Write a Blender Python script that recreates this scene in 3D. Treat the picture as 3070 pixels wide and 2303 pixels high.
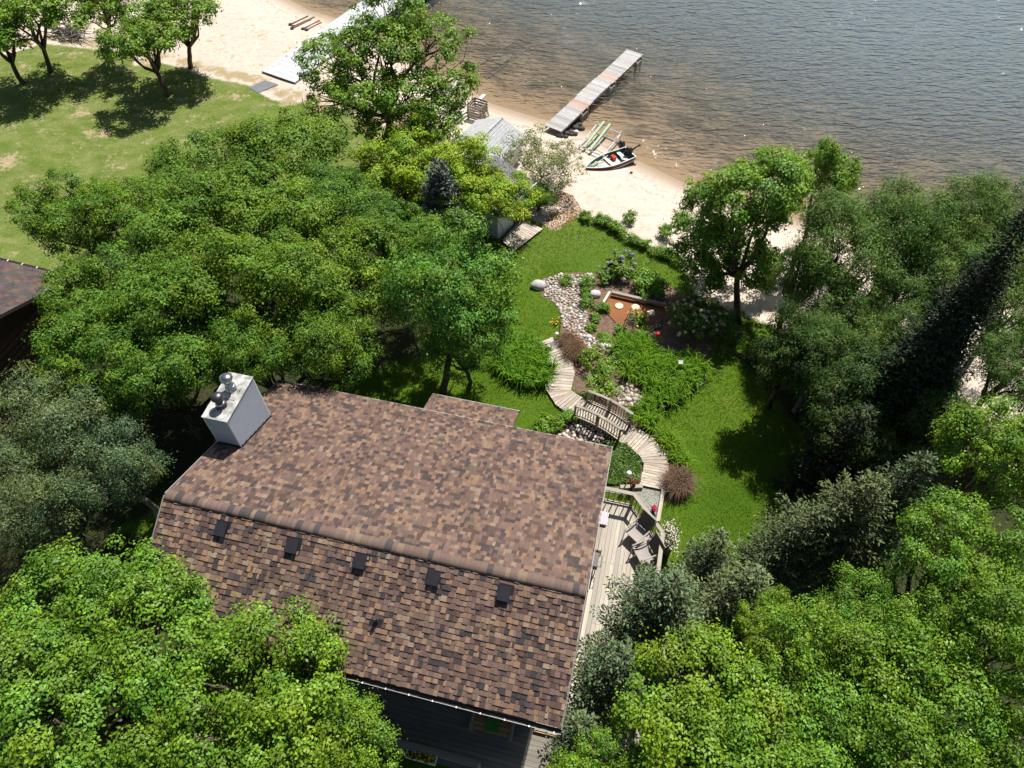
import bpy, math, random
import numpy as np
from mathutils import Vector, Matrix

for o in list(bpy.data.objects):
    bpy.data.objects.remove(o)
scene = bpy.context.scene
col = scene.collection
rad = math.radians

# ------------------------------------------------------------------ camera
CAM_H, PITCH = 24.5, 53.3              # metres above the house lawn, degrees below the horizon
FPX, SW, SH = 2131.8, 3070.0, 2303.0   # focal length and frame in photograph pixels
cam_d = bpy.data.cameras.new('camera')
cam_d.sensor_width = 36.0
cam_d.lens = 36.0 * FPX / SW
cam_d.clip_start = 0.5
cam_d.clip_end = 3000
cam = bpy.data.objects.new('camera', cam_d)
cam.location = (0, 0, CAM_H)
cam.rotation_euler = (rad(90 - PITCH), 0, 0)
col.objects.link(cam)
scene.camera = cam

# ------------------------------------------------------------------ light
SUN_EL, SUN_AZ = rad(58), rad(27)       # azimuth measured from +Y towards +X
sdir = Vector((math.cos(SUN_EL) * math.sin(SUN_AZ), math.cos(SUN_EL) * math.cos(SUN_AZ), math.sin(SUN_EL)))
world = bpy.data.worlds.new('World')
scene.world = world
world.use_nodes = True
wn = world.node_tree.nodes
wl = world.node_tree.links
for n_ in list(wn):
    wn.remove(n_)
wout = wn.new('ShaderNodeOutputWorld')
wbg = wn.new('ShaderNodeBackground')
wbg.inputs['Strength'].default_value = 0.055
sky = wn.new('ShaderNodeTexSky')
sky.sky_type = 'NISHITA'
sky.sun_disc = False
sky.sun_elevation = SUN_EL
sky.sun_rotation = SUN_AZ
sky.air_density = 1.0
sky.dust_density = 1.5
wl.new(sky.outputs[0], wbg.inputs[0])
wl.new(wbg.outputs[0], wout.inputs[0])
sun_d = bpy.data.lights.new('sun', 'SUN')
sun_d.energy = 5.0
sun_d.angle = rad(0.5)
sun_d.color = (1.0, 0.955, 0.88)
sun = bpy.data.objects.new('sun', sun_d)
sun.rotation_euler = (-sdir).to_track_quat('-Z', 'Y').to_euler()
sun.location = (20, 40, 60)
col.objects.link(sun)
scene.view_settings.view_transform = 'Standard'
scene.view_settings.look = 'None'
scene.view_settings.gamma = 1.0
scene.view_settings.use_curve_mapping = False
scene.view_settings.exposure = 0.55
scene.cycles.max_bounces = 8
scene.cycles.diffuse_bounces = 3
scene.cycles.transparent_max_bounces = 12

# ------------------------------------------------------------------ layout helpers
CP, SP = math.cos(rad(PITCH)), math.sin(rad(PITCH))


def ray(sx, sy):
    a = (sx - SW / 2) / FPX
    b = (SH / 2 - sy) / FPX
    return (a, CP + b * SP, -SP + b * CP)


def pz(sx, sy, z):
    """point of the place seen at a photograph pixel, at height z"""
    r = ray(sx, sy)
    t = (z - CAM_H) / r[2]
    return Vector((r[0] * t, r[1] * t, z))


def proj(p):
    x, y, z = p[0], p[1], p[2] - CAM_H
    zc = y * CP - z * SP
    yc = y * SP + z * CP
    return (SW / 2 + FPX * x / zc, SH / 2 - FPX * yc / zc)


WATER_Z = -1.9
K = 1.38788
SHORE_PX = [(300, -330), (560, -160), (760, -60), (925, 30), (1000, 52), (1100, 105), (1250, 190), (1400, 262), (1470, 310),
            (1600, 350), (1730, 385), (1800, 395), (1905, 478), (2050, 548), (2300, 630), (2600, 720), (3070, 830), (3600, 930), (5200, 1150)]
SHORE = np.array([[p.x, p.y] for p in (pz(a, b, WATER_Z) for a, b in SHORE_PX)])
SHORE[0] += (SHORE[0] - SHORE[1]) * 20
SHORE[-1] += (SHORE[-1] - SHORE[-2]) * 20


def seg_sd(pts, x, y):
    """signed distance to an open polyline; positive on its left"""
    best = np.full(np.shape(x), 1e9)
    sgn = np.ones(np.shape(x))
    for i in range(len(pts) - 1):
        a, b = pts[i], pts[i + 1]
        d = b - a
        L2 = d @ d
        t = np.clip(((x - a[0]) * d[0] + (y - a[1]) * d[1]) / L2, 0, 1)
        ex = x - a[0] - t * d[0]
        ey = y - a[1] - t * d[1]
        dist = np.hypot(ex, ey)
        cr = d[0] * ey - d[1] * ex
        m = dist < best
        best = np.where(m, dist, best)
        sgn = np.where(m, np.sign(cr), sgn)
    return best * np.where(sgn == 0, 1, sgn)


def poly_sd(pts, x, y):
    """signed distance to a closed polygon; positive inside"""
    pts = np.asarray(pts, float)
    best = np.full(np.shape(x), 1e9)
    inside = np.zeros(np.shape(x), bool)
    n = len(pts)
    for i in range(n):
        a, b = pts[i], pts[(i + 1) % n]
        d = b - a
        t = np.clip(((x - a[0]) * d[0] + (y - a[1]) * d[1]) / (d @ d + 1e-9), 0, 1)
        best = np.minimum(best, np.hypot(x - a[0] - t * d[0], y - a[1] - t * d[1]))
        c = ((a[1] > y) != (b[1] > y)) & (x < (b[0] - a[0]) * (y - a[1]) / (b[1] - a[1] + 1e-12) + a[0])
        inside ^= c
    return np.where(inside, best, -best)


def sstep(a, b, t):
    t = np.clip((t - a) / (b - a), 0, 1)
    return t * t * (3 - 2 * t)


def hgt(x, y):
    x = np.asarray(x, float)
    y = np.asarray(y, float)
    land = -1.25 * sstep(17, 31, y)
    s = -seg_sd(SHORE, x, y)           # metres inland
    t = sstep(0, 5.5, s)
    up = (WATER_Z + 0.06 * np.clip(s, 0, 2)) * (1 - t) + land * t
    dn = WATER_Z - 0.085 * np.clip(-s, 0, 12) - 0.16 * np.clip(-s - 12, 0, 40)
    return np.where(s > 0, up, dn)


def H(x, y):
    return float(hgt(np.array([x]), np.array([y]))[0])


def gs(sx, sy, dz=0.0):
    """ground point (plus dz) seen at a photograph pixel"""
    z = 0.0
    for _ in range(7):
        p = pz(sx, sy, z + dz)
        z = H(p.x, p.y)
    return pz(sx, sy, z + dz)


def go(x, y, dz=0.0):
    return gs(x * K, y * K, dz)


def zoom(x0, y0, s):
    def f(px, py, dz=0.0, z=None):
        if z is not None:
            return pz(x0 + px * s, y0 + py * s, z)
        return gs(x0 + px * s, y0 + py * s, dz)
    return f


z1 = zoom(0, 0, 0.45208)
z2 = zoom(750, 0, 0.36166)
z3 = zoom(1250, 100, 0.36166)
z4 = zoom(1450, 550, 0.36166)
z5 = zoom(1450, 1000, 0.36166)
z8 = zoom(1100, 1900, 0.36166)
zd = zoom(1600, 1400, 0.22604)
zs = zoom(1450, 530, 0.15069)

# ------------------------------------------------------------------ scene-graph helpers
ORG = {}


def tag(o, label=None, cat=None, group=None, kind=None):
    if label:
        o['label'] = label
    if cat:
        o['category'] = cat
    if group:
        o['group'] = group
    if kind:
        o['kind'] = kind
    return o


def thing(name, label, cat, loc, group=None, rz=0.0):
    o = bpy.data.objects.new(name, None)
    o.empty_display_size = 0.2
    o.location = loc
    o.rotation_euler = (0, 0, rz)
    col.objects.link(o)
    ORG[o.name] = Vector(loc)
    return tag(o, label, cat, group)


def org(parent):
    return ORG.get(parent.name, Vector((0, 0, 0))) if parent else Vector((0, 0, 0))


class MB:
    def __init__(self):
        self.v, self.f, self.c, self.m = [], [], [], []
        self.mi = 0
        self.col = (1, 1, 1)

    def add(self, vs, fs):
        b = len(self.v)
        self.v += [tuple(p) for p in vs]
        for q in fs:
            self.f.append([i + b for i in q])
            self.c.append(self.col)
            self.m.append(self.mi)
        return self

    def box(self, c, size, ax=None, ay=None, az=None):
        c = Vector(c)
        ax = Vector(ax or (1, 0, 0))
        ay = Vector(ay or (0, 1, 0))
        az = Vector(az) if az else ax.cross(ay).normalized()
        X, Y, Z = ax * size[0] / 2, ay * size[1] / 2, az * size[2] / 2
        vs = [c + X * i + Y * j + Z * k for k in (-1, 1) for j in (-1, 1) for i in (-1, 1)]
        return self.add(vs, [(0, 2, 3, 1), (4, 5, 7, 6), (0, 1, 5, 4), (2, 6, 7, 3), (0, 4, 6, 2), (1, 3, 7, 5)])

    def beam(self, a, b, w, h, up=(0, 0, 1)):
        a, b = Vector(a), Vector(b)
        d = b - a
        L = d.length
        d.normalize()
        up = Vector(up)
        s = d.cross(up)
        if s.length < 1e-4:
            s = Vector((1, 0, 0))
        s.normalize()
        return self.box((a + b) / 2, (L, w, h), d, s, s.cross(d) * -1)

    def prism(self, poly, dz):
        """poly: list of 3D points (top face), extruded down by dz"""
        n = len(poly)
        top = [Vector(p) for p in poly]
        ar = sum(top[i].x * top[(i + 1) % n].y - top[(i + 1) % n].x * top[i].y for i in range(n))
        if ar < 0:
            top = top[::-1]
        bot = [p - Vector((0, 0, dz)) for p in top]
        fs = [tuple(range(n)), tuple(range(2 * n - 1, n - 1, -1))]
        fs += [(i, i + n, (i + 1) % n + n, (i + 1) % n) for i in range(n)]
        return self.add(top + bot, fs)

    def tube(self, pts, radii, n=6, cap=True):
        pts = [Vector(p) for p in pts]
        if not hasattr(radii, '__len__'):
            radii = [radii] * len(pts)
        vs, fs = [], []
        ref = None
        for i, p in enumerate(pts):
            d = pts[min(i + 1, len(pts) - 1)] - pts[max(i - 1, 0)]
            if d.length < 1e-9:
                d = Vector((0, 0, 1))
            d.normalize()
            if ref is None:
                ref = Vector((1, 0, 0)) if abs(d.x) < 0.8 else Vector((0, 1, 0))
            s = d.cross(ref).normalized()
            t = s.cross(d)
            ref = t.cross(d) * 0 + ref
            for k in range(n):
                a = 2 * math.pi * k / n
                vs.append(p + (s * math.cos(a) + t * math.sin(a)) * radii[i])
        for i in range(len(pts) - 1):
            for k in range(n):
                fs.append((i * n + k, (i + 1) * n + k, (i + 1) * n + (k + 1) % n, i * n + (k + 1) % n))
        if cap:
            fs.append(tuple(range(n)))
            fs.append(tuple(range(len(pts) * n - 1, (len(pts) - 1) * n - 1, -1)))
        return self.add(vs, fs)

    def lathe(self, c, prof, n=12):
        c = Vector(c)
        vs, fs = [], []
        for r, z in prof:
            for k in range(n):
                a = 2 * math.pi * k / n
                vs.append(c + Vector((r * math.cos(a), r * math.sin(a), z)))
        for i in range(len(prof) - 1):
            for k in range(n):
                fs.append((i * n + k, i * n + (k + 1) % n, (i + 1) * n + (k + 1) % n, (i + 1) * n + k))
        fs.append(tuple(range(n - 1, -1, -1)))
        fs.append(tuple(range((len(prof) - 1) * n, len(prof) * n)))
        return self.add(vs, fs)

    def blob(self, c, r, seed=0, rough=0.2, n=8, m=5):
        rs = random.Random(seed)
        c = Vector(c)
        vs = [c + Vector((0, 0, -r[2]))]
        for i in range(1, m):
            th = math.pi * i / m
            for k in range(n):
                a = 2 * math.pi * (k + 0.5 * (i % 2)) / n
                q = 1 + rs.uniform(-rough, rough)
                vs.append(c + Vector((r[0] * math.sin(th) * math.cos(a) * q, r[1] * math.sin(th) * math.sin(a) * q, -r[2] * math.cos(th) * q)))
        vs.append(c + Vector((0, 0, r[2])))
        fs = [(0, 1 + (k + 1) % n, 1 + k) for k in range(n)]
        for i in range(m - 2):
            for k in range(n):
                a, b = 1 + i * n + k, 1 + i * n + (k + 1) % n
                fs.append((a, b, b + n, a + n))
        e = len(vs) - 1
        s = 1 + (m - 2) * n
        fs += [(s + k, s + (k + 1) % n, e) for k in range(n)]
        return self.add(vs, fs)

    def mesh(self, name, mats, off=(0, 0, 0), smooth=False):
        me = bpy.data.meshes.new(name)
        o = Vector(off)
        me.from_pydata([(p[0] - o.x, p[1] - o.y, p[2] - o.z) for p in self.v], [], self.f)
        for m in (mats if isinstance(mats, (list, tuple)) else [mats]):
            me.materials.append(m)
        if any(self.m):
            me.polygons.foreach_set('material_index', self.m)
        at = me.attributes.new('tint', 'FLOAT_COLOR', 'FACE')
        at.data.foreach_set('color', np.array([(*c, 1) for c in self.c], np.float32).ravel())
        if smooth:
            me.polygons.foreach_set('use_smooth', [True] * len(me.polygons))
        me.update()
        return me

    def build(self, name, mats, parent=None, smooth=False, local=False, loc=None):
        """vertices are world coordinates (or the parent's own when local)"""
        off = Vector((0, 0, 0)) if local else (Vector(loc) if loc is not None else org(parent))
        me = self.mesh(name, mats, off, smooth)
        o = bpy.data.objects.new(name, me)
        col.objects.link(o)
        o.parent = parent
        if loc is not None:
            o.location = Vector(loc) - org(parent)
            ORG[o.name] = Vector(loc)
        else:
            ORG[o.name] = org(parent)
        return o


def one(name, label, cat, mb, mats, loc, group=None, smooth=False):
    """a thing that is a single mesh"""
    return tag(mb.build(name, mats, None, smooth, loc=loc), label, cat, group)


def np_mesh(name, V, nper, mat, tint=None, smooth=False, extra=None):
    """V: (N, nper, 3) separate polygons"""
    N = len(V)
    me = bpy.data.meshes.new(name)
    me.vertices.add(N * nper)
    me.vertices.foreach_set('co', np.ascontiguousarray(V, np.float32).ravel())
    me.loops.add(N * nper)
    me.loops.foreach_set('vertex_index', np.arange(N * nper, dtype=np.int32))
    me.polygons.add(N)
    me.polygons.foreach_set('loop_start', np.arange(0, N * nper, nper, dtype=np.int32))
    me.update(calc_edges=True)
    if tint is not None:
        at = me.attributes.new('tint', 'FLOAT_COLOR', 'FACE')
        at.data.foreach_set('color', np.c_[tint, np.ones(N)].astype(np.float32).ravel())
    me.materials.append(mat)
    if smooth:
        me.polygons.foreach_set('use_smooth', np.ones(N, bool))
    me.validate()
    return me


def put(name, me, parent=None, loc=(0, 0, 0)):
    o = bpy.data.objects.new(name, me)
    col.objects.link(o)
    o.parent = parent
    o.location = Vector(loc) - org(parent)
    ORG[o.name] = Vector(loc)
    return o


def copy_tree(o, parent=None):
    c = o.copy()
    col.objects.link(c)
    c.parent = parent
    for ch in o.children:
        copy_tree(ch, c)
    return c


# unit plank shared by every board of a kind
UNIT = {}


def unit_box(mat):
    if mat.name not in UNIT:
        UNIT[mat.name] = MB().box((0, 0, 0), (1, 1, 1)).mesh('board', mat)
    return UNIT[mat.name]


def board(name, a, b, w, h, mat, parent, up=(0, 0, 1), roll=0.0):
    """a board from a to b (centre line), width w, thickness h, sharing one mesh"""
    a, b = Vector(a), Vector(b)
    d = b - a
    L = d.length
    d.normalize()
    s = Vector(up).cross(d).normalized()
    u = d.cross(s)
    o = bpy.data.objects.new(name, unit_box(mat))
    R = Matrix((d, s, u)).transposed().to_4x4()
    o.matrix_local = Matrix.Translation((a + b) / 2 - org(parent)) @ R @ Matrix.Diagonal((L, w, h, 1))
    col.objects.link(o)
    o.parent = parent
    return o

# ------------------------------------------------------------------ materials
def mat_new(name):
    m = bpy.data.materials.new(name)
    m.use_nodes = True
    nt = m.node_tree
    for n in list(nt.nodes):
        nt.nodes.remove(n)
    out = nt.nodes.new('ShaderNodeOutputMaterial')
    return m, nt, out


class NT:
    def __init__(self, name):
        self.m, self.nt, self.out = mat_new(name)

    def n(self, t, **kw):
        nd = self.nt.nodes.new(t)
        for k, v in kw.items():
            if k.startswith('_'):
                setattr(nd, k[1:], v)
            else:
                key = int(k[1:]) if k[0] == 'i' and k[1:].isdigit() else k.replace('__', ' ')
                self.set(nd.inputs[key], v)
        return nd

    def set(self, sock, v):
        if hasattr(v, 'is_linked'):
            self.nt.links.new(v, sock)
        elif hasattr(v, 'outputs'):
            self.nt.links.new(v.outputs[0], sock)
        else:
            if sock.type == 'RGBA' and len(v) == 3:
                v = (*v, 1)
            sock.default_value = v

    def noise(self, scale, detail=3, rough=0.55, vec=None, dist=0.0):
        nd = self.n('ShaderNodeTexNoise', Scale=scale, Detail=detail, Roughness=rough, Distortion=dist)
        if vec is not None:
            self.set(nd.inputs['Vector'], vec)
        return nd.outputs['Fac']

    def ramp(self, fac, stops):
        nd = self.n('ShaderNodeValToRGB', Fac=fac)
        cr = nd.color_ramp
        while len(cr.elements) < len(stops):
            cr.elements.new(0.5)
        for e, (p, c) in zip(cr.elements, stops):
            e.position = p
            e.color = (*c, 1) if len(c) == 3 else c
        return nd.outputs[0]

    def mix(self, fac, a, b, mode='MIX'):
        nd = self.n('ShaderNodeMix', _data_type='RGBA', _blend_type=mode)
        self.set(nd.inputs[0], fac)
        self.set(nd.inputs[6], a)
        self.set(nd.inputs[7], b)
        return nd.outputs[2]

    def math(self, op, a, b=0.0, clamp=False):
        nd = self.n('ShaderNodeMath', _operation=op, _use_clamp=clamp)
        self.set(nd.inputs[0], a)
        self.set(nd.inputs[1], b)
        return nd.outputs[0]

    def attr(self, name):
        return self.n('ShaderNodeAttribute', _attribute_name=name)

    def pos(self):
        return self.n('ShaderNodeNewGeometry').outputs['Position']

    def obj(self):
        return self.n('ShaderNodeTexCoord').outputs['Object']

    def rnd(self):
        return self.n('ShaderNodeObjectInfo').outputs['Random']

    def mapping(self, vec, scale=(1, 1, 1), loc=None, rot=(0, 0, 0)):
        nd = self.n('ShaderNodeMapping', Vector=vec, Scale=scale, Rotation=rot)
        if loc is not None:
            self.set(nd.inputs['Location'], loc)
        return nd.outputs[0]

    def bump(self, h, strength=0.3, dist=0.02):
        return self.n('ShaderNodeBump', Height=h, Strength=strength, Distance=dist).outputs[0]

    def pbr(self, color, rough=0.7, normal=None, metal=0.0, spec=0.4):
        p = self.n('ShaderNodeBsdfPrincipled', Roughness=rough, Metallic=metal)
        p.inputs['Specular IOR Level'].default_value = spec
        self.set(p.inputs['Base Color'], color)
        if normal is not None:
            self.set(p.inputs['Normal'], normal)
        return p.outputs[0]

    def done(self, shader):
        self.nt.links.new(shader, self.out.inputs['Surface'])
        return self.m


def plain(name, c, rough=0.6, metal=0.0, var=0.18, scale=6.0, spec=0.4, bump=0.15):
    t = NT(name)
    nz = t.noise(scale, 4, vec=t.pos())
    colr = t.ramp(nz, [(0.25, [v * (1 - var) for v in c]), (0.75, [min(1, v * (1 + var)) for v in c])])
    return t.done(t.pbr(colr, rough, t.bump(nz, bump, 0.01), metal, spec))


def wood(name, a, b, dark, rough=0.75):
    """weathered board: grain along its own length, each board its own shade"""
    t = NT(name)
    r = t.rnd()
    ob = t.obj()
    off = t.n('ShaderNodeCombineXYZ', X=t.math('MULTIPLY', r, 37.0), Y=t.math('MULTIPLY', r, 91.0), Z=t.math('MULTIPLY', r, 13.0)).outputs[0]
    vec = t.n('ShaderNodeVectorMath', _operation='ADD', i0=t.mapping(ob, (3.0, 9.0, 1.5)), i1=off).outputs[0]
    g = t.noise(1.0, 6, 0.65, vec)
    g2 = t.noise(1.0, 2, 0.5, t.n('ShaderNodeVectorMath', _operation='ADD', i0=t.mapping(ob, (2.0, 1.0, 1.0)), i1=off).outputs[0])
    base = t.mix(r, a, b)
    r2 = t.math('FRACT', t.math('MULTIPLY', r, 7.31))
    shade = t.math('ADD', 0.72, t.math('MULTIPLY', r2, 0.5))
    base = t.mix(1.0, base, t.n('ShaderNodeCombineXYZ', X=shade, Y=shade, Z=shade).outputs[0], 'MULTIPLY')
    c = t.mix(t.ramp(g, [(0.42, (0, 0, 0)), (0.7, (1, 1, 1))]), base, dark)
    c = t.mix(t.ramp(g2, [(0.45, (0, 0, 0)), (0.75, (0.5, 0.5, 0.5))]), c, t.mix(0.5, base, dark))
    return t.done(t.pbr(c, rough, t.bump(g, 0.35, 0.01), 0, 0.25))


def leafmat(name, c, trans=0.35, rough=0.55, spec=0.25, warm=(1.25, 1.15, 0.5), vscale=0.7):
    t = NT(name)
    at = t.attr('tint').outputs['Color']
    nz = t.noise(vscale, 2, vec=t.pos())
    base = t.mix(1.0, c, at, 'MULTIPLY')
    base = t.mix(t.ramp(nz, [(0.3, (0, 0, 0)), (0.7, (1, 1, 1))]), base, t.mix(1.0, base, (1.25, 1.08, 0.8), 'MULTIPLY'))
    rv = t.rnd()
    base = t.mix(1.0, base, t.mix(rv, (1.12, 1.05, 0.88), (0.86, 0.95, 1.1)), 'MULTIPLY')
    p = t.pbr(base, rough, None, 0, spec)
    tr = t.n('ShaderNodeBsdfTranslucent', Color=t.mix(1.0, base, warm, 'MULTIPLY')).outputs[0]
    mx = t.n('ShaderNodeMixShader', i0=trans, i1=p, i2=tr).outputs[0]
    return t.done(mx)


def tinted(name, rough=0.8, spec=0.25, nscale=30.0, amp=0.25, bump=0.4):
    """colour from the pieces themselves, with fine mottling"""
    t = NT(name)
    at = t.attr('tint').outputs['Color']
    nz = t.noise(nscale, 4, 0.7, t.pos())
    lo = t.noise(0.6, 3, 0.6, t.pos())
    f = t.math('ADD', t.math('MULTIPLY', nz, 2 * amp), 1 - amp)
    f = t.math('MULTIPLY', f, t.math('ADD', 0.8, t.math('MULTIPLY', lo, 0.4)))
    c = t.mix(1.0, at, t.n('ShaderNodeCombineXYZ', X=f, Y=f, Z=f).outputs[0], 'MULTIPLY')
    return t.done(t.pbr(c, rough, t.bump(nz, bump, 0.006), 0, spec))


M = {}
M['oak_leaf'] = leafmat('oak_leaf', (0.112, 0.222, 0.018), 0.22, 0.5, 0.30)
M['maple_leaf'] = leafmat('maple_leaf', (0.096, 0.196, 0.020), 0.2, 0.55, 0.22)
M['fresh_leaf'] = leafmat('fresh_leaf', (0.095, 0.225, 0.030), 0.24, 0.5, 0.25)
M['painted_shade_leaf'] = leafmat('painted_shade_leaf', (0.045, 0.090, 0.022), 0.2, 0.55, 0.2)  # dark green paints in the shaded sides of the right-hand trees
M['lime_leaf'] = leafmat('lime_leaf', (0.190, 0.320, 0.030), 0.28, 0.55, 0.2)
M['beach_oak_leaf'] = leafmat('beach_oak_leaf', (0.130, 0.250, 0.024), 0.25, 0.5, 0.28)
M['silver_leaf'] = leafmat('silver_leaf', (0.080, 0.135, 0.058), 0.16, 0.5, 0.3, (1.1, 1.1, 0.7))
M['willow_leaf'] = leafmat('willow_leaf', (0.085, 0.165, 0.034), 0.24, 0.55, 0.2)
M['pale_shrub_leaf'] = leafmat('pale_shrub_leaf', (0.15, 0.20, 0.08), 0.25, 0.55, 0.3)
M['spruce'] = leafmat('spruce_needle', (0.125, 0.190, 0.100), 0.06, 0.6, 0.3, (1, 1, 0.8))
M['blue_spruce'] = leafmat('blue_spruce_needle', (0.150, 0.190, 0.180), 0.05, 0.6, 0.3, (1, 1, 1))
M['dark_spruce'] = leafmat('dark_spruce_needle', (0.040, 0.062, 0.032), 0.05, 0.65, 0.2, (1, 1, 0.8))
M['olive_spruce'] = leafmat('olive_spruce_needle', (0.100, 0.150, 0.070), 0.06, 0.6, 0.3, (1, 1, 0.8))
M['shrub_leaf'] = leafmat('shrub_leaf', (0.110, 0.230, 0.020), 0.24, 0.5, 0.3)
M['daylily'] = leafmat('daylily_blade', (0.120, 0.255, 0.018), 0.24, 0.45, 0.35)
M['dark_cover'] = leafmat('ground_cover_leaf', (0.070, 0.150, 0.020), 0.25, 0.45, 0.35)
M['grass_blade'] = leafmat('grass_blade', (0.085, 0.165, 0.012), 0.2, 0.6, 0.2)
M['dry_twig'] = leafmat('dry_twig', (0.17, 0.115, 0.085), 0.1, 0.8, 0.2, (1, 1, 1))
M['petal'] = leafmat('petal', (0.9, 0.9, 0.9), 0.25, 0.6, 0.3, (1, 1, 1))
M['litter'] = leafmat('dry_leaf_litter', (0.30, 0.19, 0.10), 0.05, 0.8, 0.2, (1, 1, 1))
t = NT('bark')
bv = t.noise(1.0, 5, 0.7, t.mapping(t.pos(), (9, 9, 2)))
M['bark'] = t.done(t.pbr(t.ramp(bv, [(0.3, (0.035, 0.026, 0.020)), (0.7, (0.15, 0.115, 0.085))]), 0.9, t.bump(bv, 0.8, 0.03), 0, 0.2))
t = NT('pale_bark')
bv = t.noise(1.0, 5, 0.7, t.mapping(t.pos(), (9, 9, 3)))
M['pale_bark'] = t.done(t.pbr(t.ramp(bv, [(0.3, (0.09, 0.08, 0.07)), (0.7, (0.30, 0.28, 0.25))]), 0.9, t.bump(bv, 0.6, 0.02), 0, 0.2))

M['shingle'] = tinted('asphalt_shingle', 0.9, 0.2, 45.0, 0.22, 0.6)
M['stone'] = tinted('river_stone', 0.75, 0.3, 22.0, 0.18, 0.3)
M['tint'] = tinted('painted_part', 0.6, 0.35, 12.0, 0.08, 0.15)
M['grey_deck'] = wood('weathered_deck_board', (0.44, 0.41, 0.36), (0.52, 0.46, 0.37), (0.25, 0.22, 0.18))
M['walk_board'] = wood('boardwalk_board', (0.46, 0.41, 0.35), (0.50, 0.42, 0.34), (0.27, 0.22, 0.17))
M['dock_board'] = wood('dock_board', (0.42, 0.41, 0.40), (0.52, 0.51, 0.50), (0.24, 0.23, 0.22))
M['dock_red'] = wood('dock_board_reddish', (0.46, 0.34, 0.28), (0.50, 0.42, 0.37), (0.36, 0.25, 0.2))
M['rail_wood'] = wood('railing_wood', (0.34, 0.31, 0.26), (0.42, 0.38, 0.32), (0.18, 0.16, 0.13))
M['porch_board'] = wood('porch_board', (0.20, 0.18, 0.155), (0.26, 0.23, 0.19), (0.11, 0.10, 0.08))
M['timber'] = wood('grey_timber', (0.27, 0.25, 0.22), (0.36, 0.33, 0.29), (0.13, 0.11, 0.09))
M['old_wood'] = wood('old_lumber', (0.34, 0.30, 0.25), (0.44, 0.39, 0.33), (0.16, 0.13, 0.10))
M['pale_lumber'] = wood('pale_lumber', (0.62, 0.59, 0.55), (0.72, 0.69, 0.64), (0.42, 0.38, 0.34))
M['log_brown'] = wood('brown_log', (0.10, 0.055, 0.032), (0.13, 0.07, 0.04), (0.05, 0.028, 0.018))
M['cedar'] = wood('orange_cedar', (0.42, 0.24, 0.10), (0.5, 0.32, 0.16), (0.22, 0.11, 0.05))
M['white_siding'] = plain('white_siding', (0.62, 0.66, 0.70), 0.5, 0, 0.06, 3)
M['chim_siding'] = plain('chimney_siding', (0.40, 0.43, 0.49), 0.45, 0, 0.06, 4)
M['cap_metal'] = plain('chimney_cap_metal', (0.36, 0.36, 0.34), 0.5, 0.2, 0.75, 4.5, 0.4)
M['steel'] = plain('stainless_flue', (0.55, 0.54, 0.53), 0.22, 1.0, 0.15, 5, 0.5, 0.05)
M['dark_steel'] = plain('dark_flue', (0.10, 0.09, 0.10), 0.35, 0.8, 0.3, 5)
M['black_plastic'] = plain('black_plastic', (0.022, 0.022, 0.027), 0.4, 0, 0.2, 8)
M['black_metal'] = plain('black_metal', (0.015, 0.015, 0.016), 0.45, 0.3, 0.2, 8)
M['gutter'] = plain('brown_gutter', (0.03, 0.026, 0.024), 0.35, 0.2, 0.2, 8)
M['gutter_lip'] = plain('gutter_lip', (0.35, 0.34, 0.33), 0.35, 0.3, 0.1, 8)
M['grey_roof'] = plain('grey_shed_roof', (0.36, 0.37, 0.38), 0.85, 0, 0.2, 5)
M['grey_wall'] = plain('house_wall', (0.11, 0.11, 0.10), 0.7, 0, 0.1, 4)
M['glass'] = plain('window_glass', (0.03, 0.04, 0.045), 0.05, 0, 0.1, 1, 0.8)
M['white_paint'] = plain('white_paint', (0.78, 0.78, 0.76), 0.45, 0, 0.06, 5)
M['alu'] = plain('aluminium_tube', (0.66, 0.66, 0.67), 0.4, 0.5, 0.12, 6)
M['bunk_green'] = plain('green_bunk', (0.30, 0.42, 0.24), 0.7, 0, 0.2, 5)
M['boat_red'] = plain('boat_dark_red', (0.16, 0.022, 0.025), 0.3, 0, 0.2, 4, 0.5)
M['boat_green'] = plain('boat_green', (0.030, 0.125, 0.085), 0.45, 0, 0.25, 5)
M['boat_navy'] = plain('boat_navy', (0.02, 0.025, 0.035), 0.25, 0, 0.2, 4)
M['teal'] = plain('teal_seat', (0.20, 0.42, 0.36), 0.5, 0, 0.1, 5)
M['red_plastic'] = plain('red_plastic', (0.65, 0.03, 0.02), 0.35, 0, 0.1, 8)
M['magenta'] = plain('magenta_petal', (0.65, 0.01, 0.13), 0.6, 0, 0.2, 20)
M['terracotta'] = plain('terracotta', (0.35, 0.13, 0.07), 0.7, 0, 0.15, 8)
M['sling'] = plain('chair_sling', (0.30, 0.27, 0.255), 0.8, 0, 0.06, 30)
M['sling_back'] = plain('chair_back_sling', (0.105, 0.10, 0.10), 0.8, 0, 0.06, 30)
M['chair_frame'] = plain('chair_frame', (0.42, 0.38, 0.33), 0.4, 0.1, 0.1, 8)
M['concrete'] = plain('grey_concrete', (0.45, 0.46, 0.47), 0.85, 0, 0.15, 5)
M['tarp'] = plain('grey_mat', (0.15, 0.16, 0.18), 0.9, 0, 0.2, 6)
M['rust'] = plain('rusty_pipe', (0.20, 0.11, 0.075), 0.8, 0.1, 0.3, 8)
M['green_cushion'] = plain('green_cushion', (0.05, 0.20, 0.03), 0.85, 0, 0.15, 10)
M['yellow'] = plain('yellow_plastic', (0.75, 0.55, 0.04), 0.45, 0, 0.1, 8)
M['wood_disc'] = plain('log_slice', (0.58, 0.46, 0.36), 0.8, 0, 0.15, 14)
M['gravel'] = plain('gravel_pad', (0.26, 0.26, 0.235), 0.95, 0, 0.45, 22, 0.2, 0.8)
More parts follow.
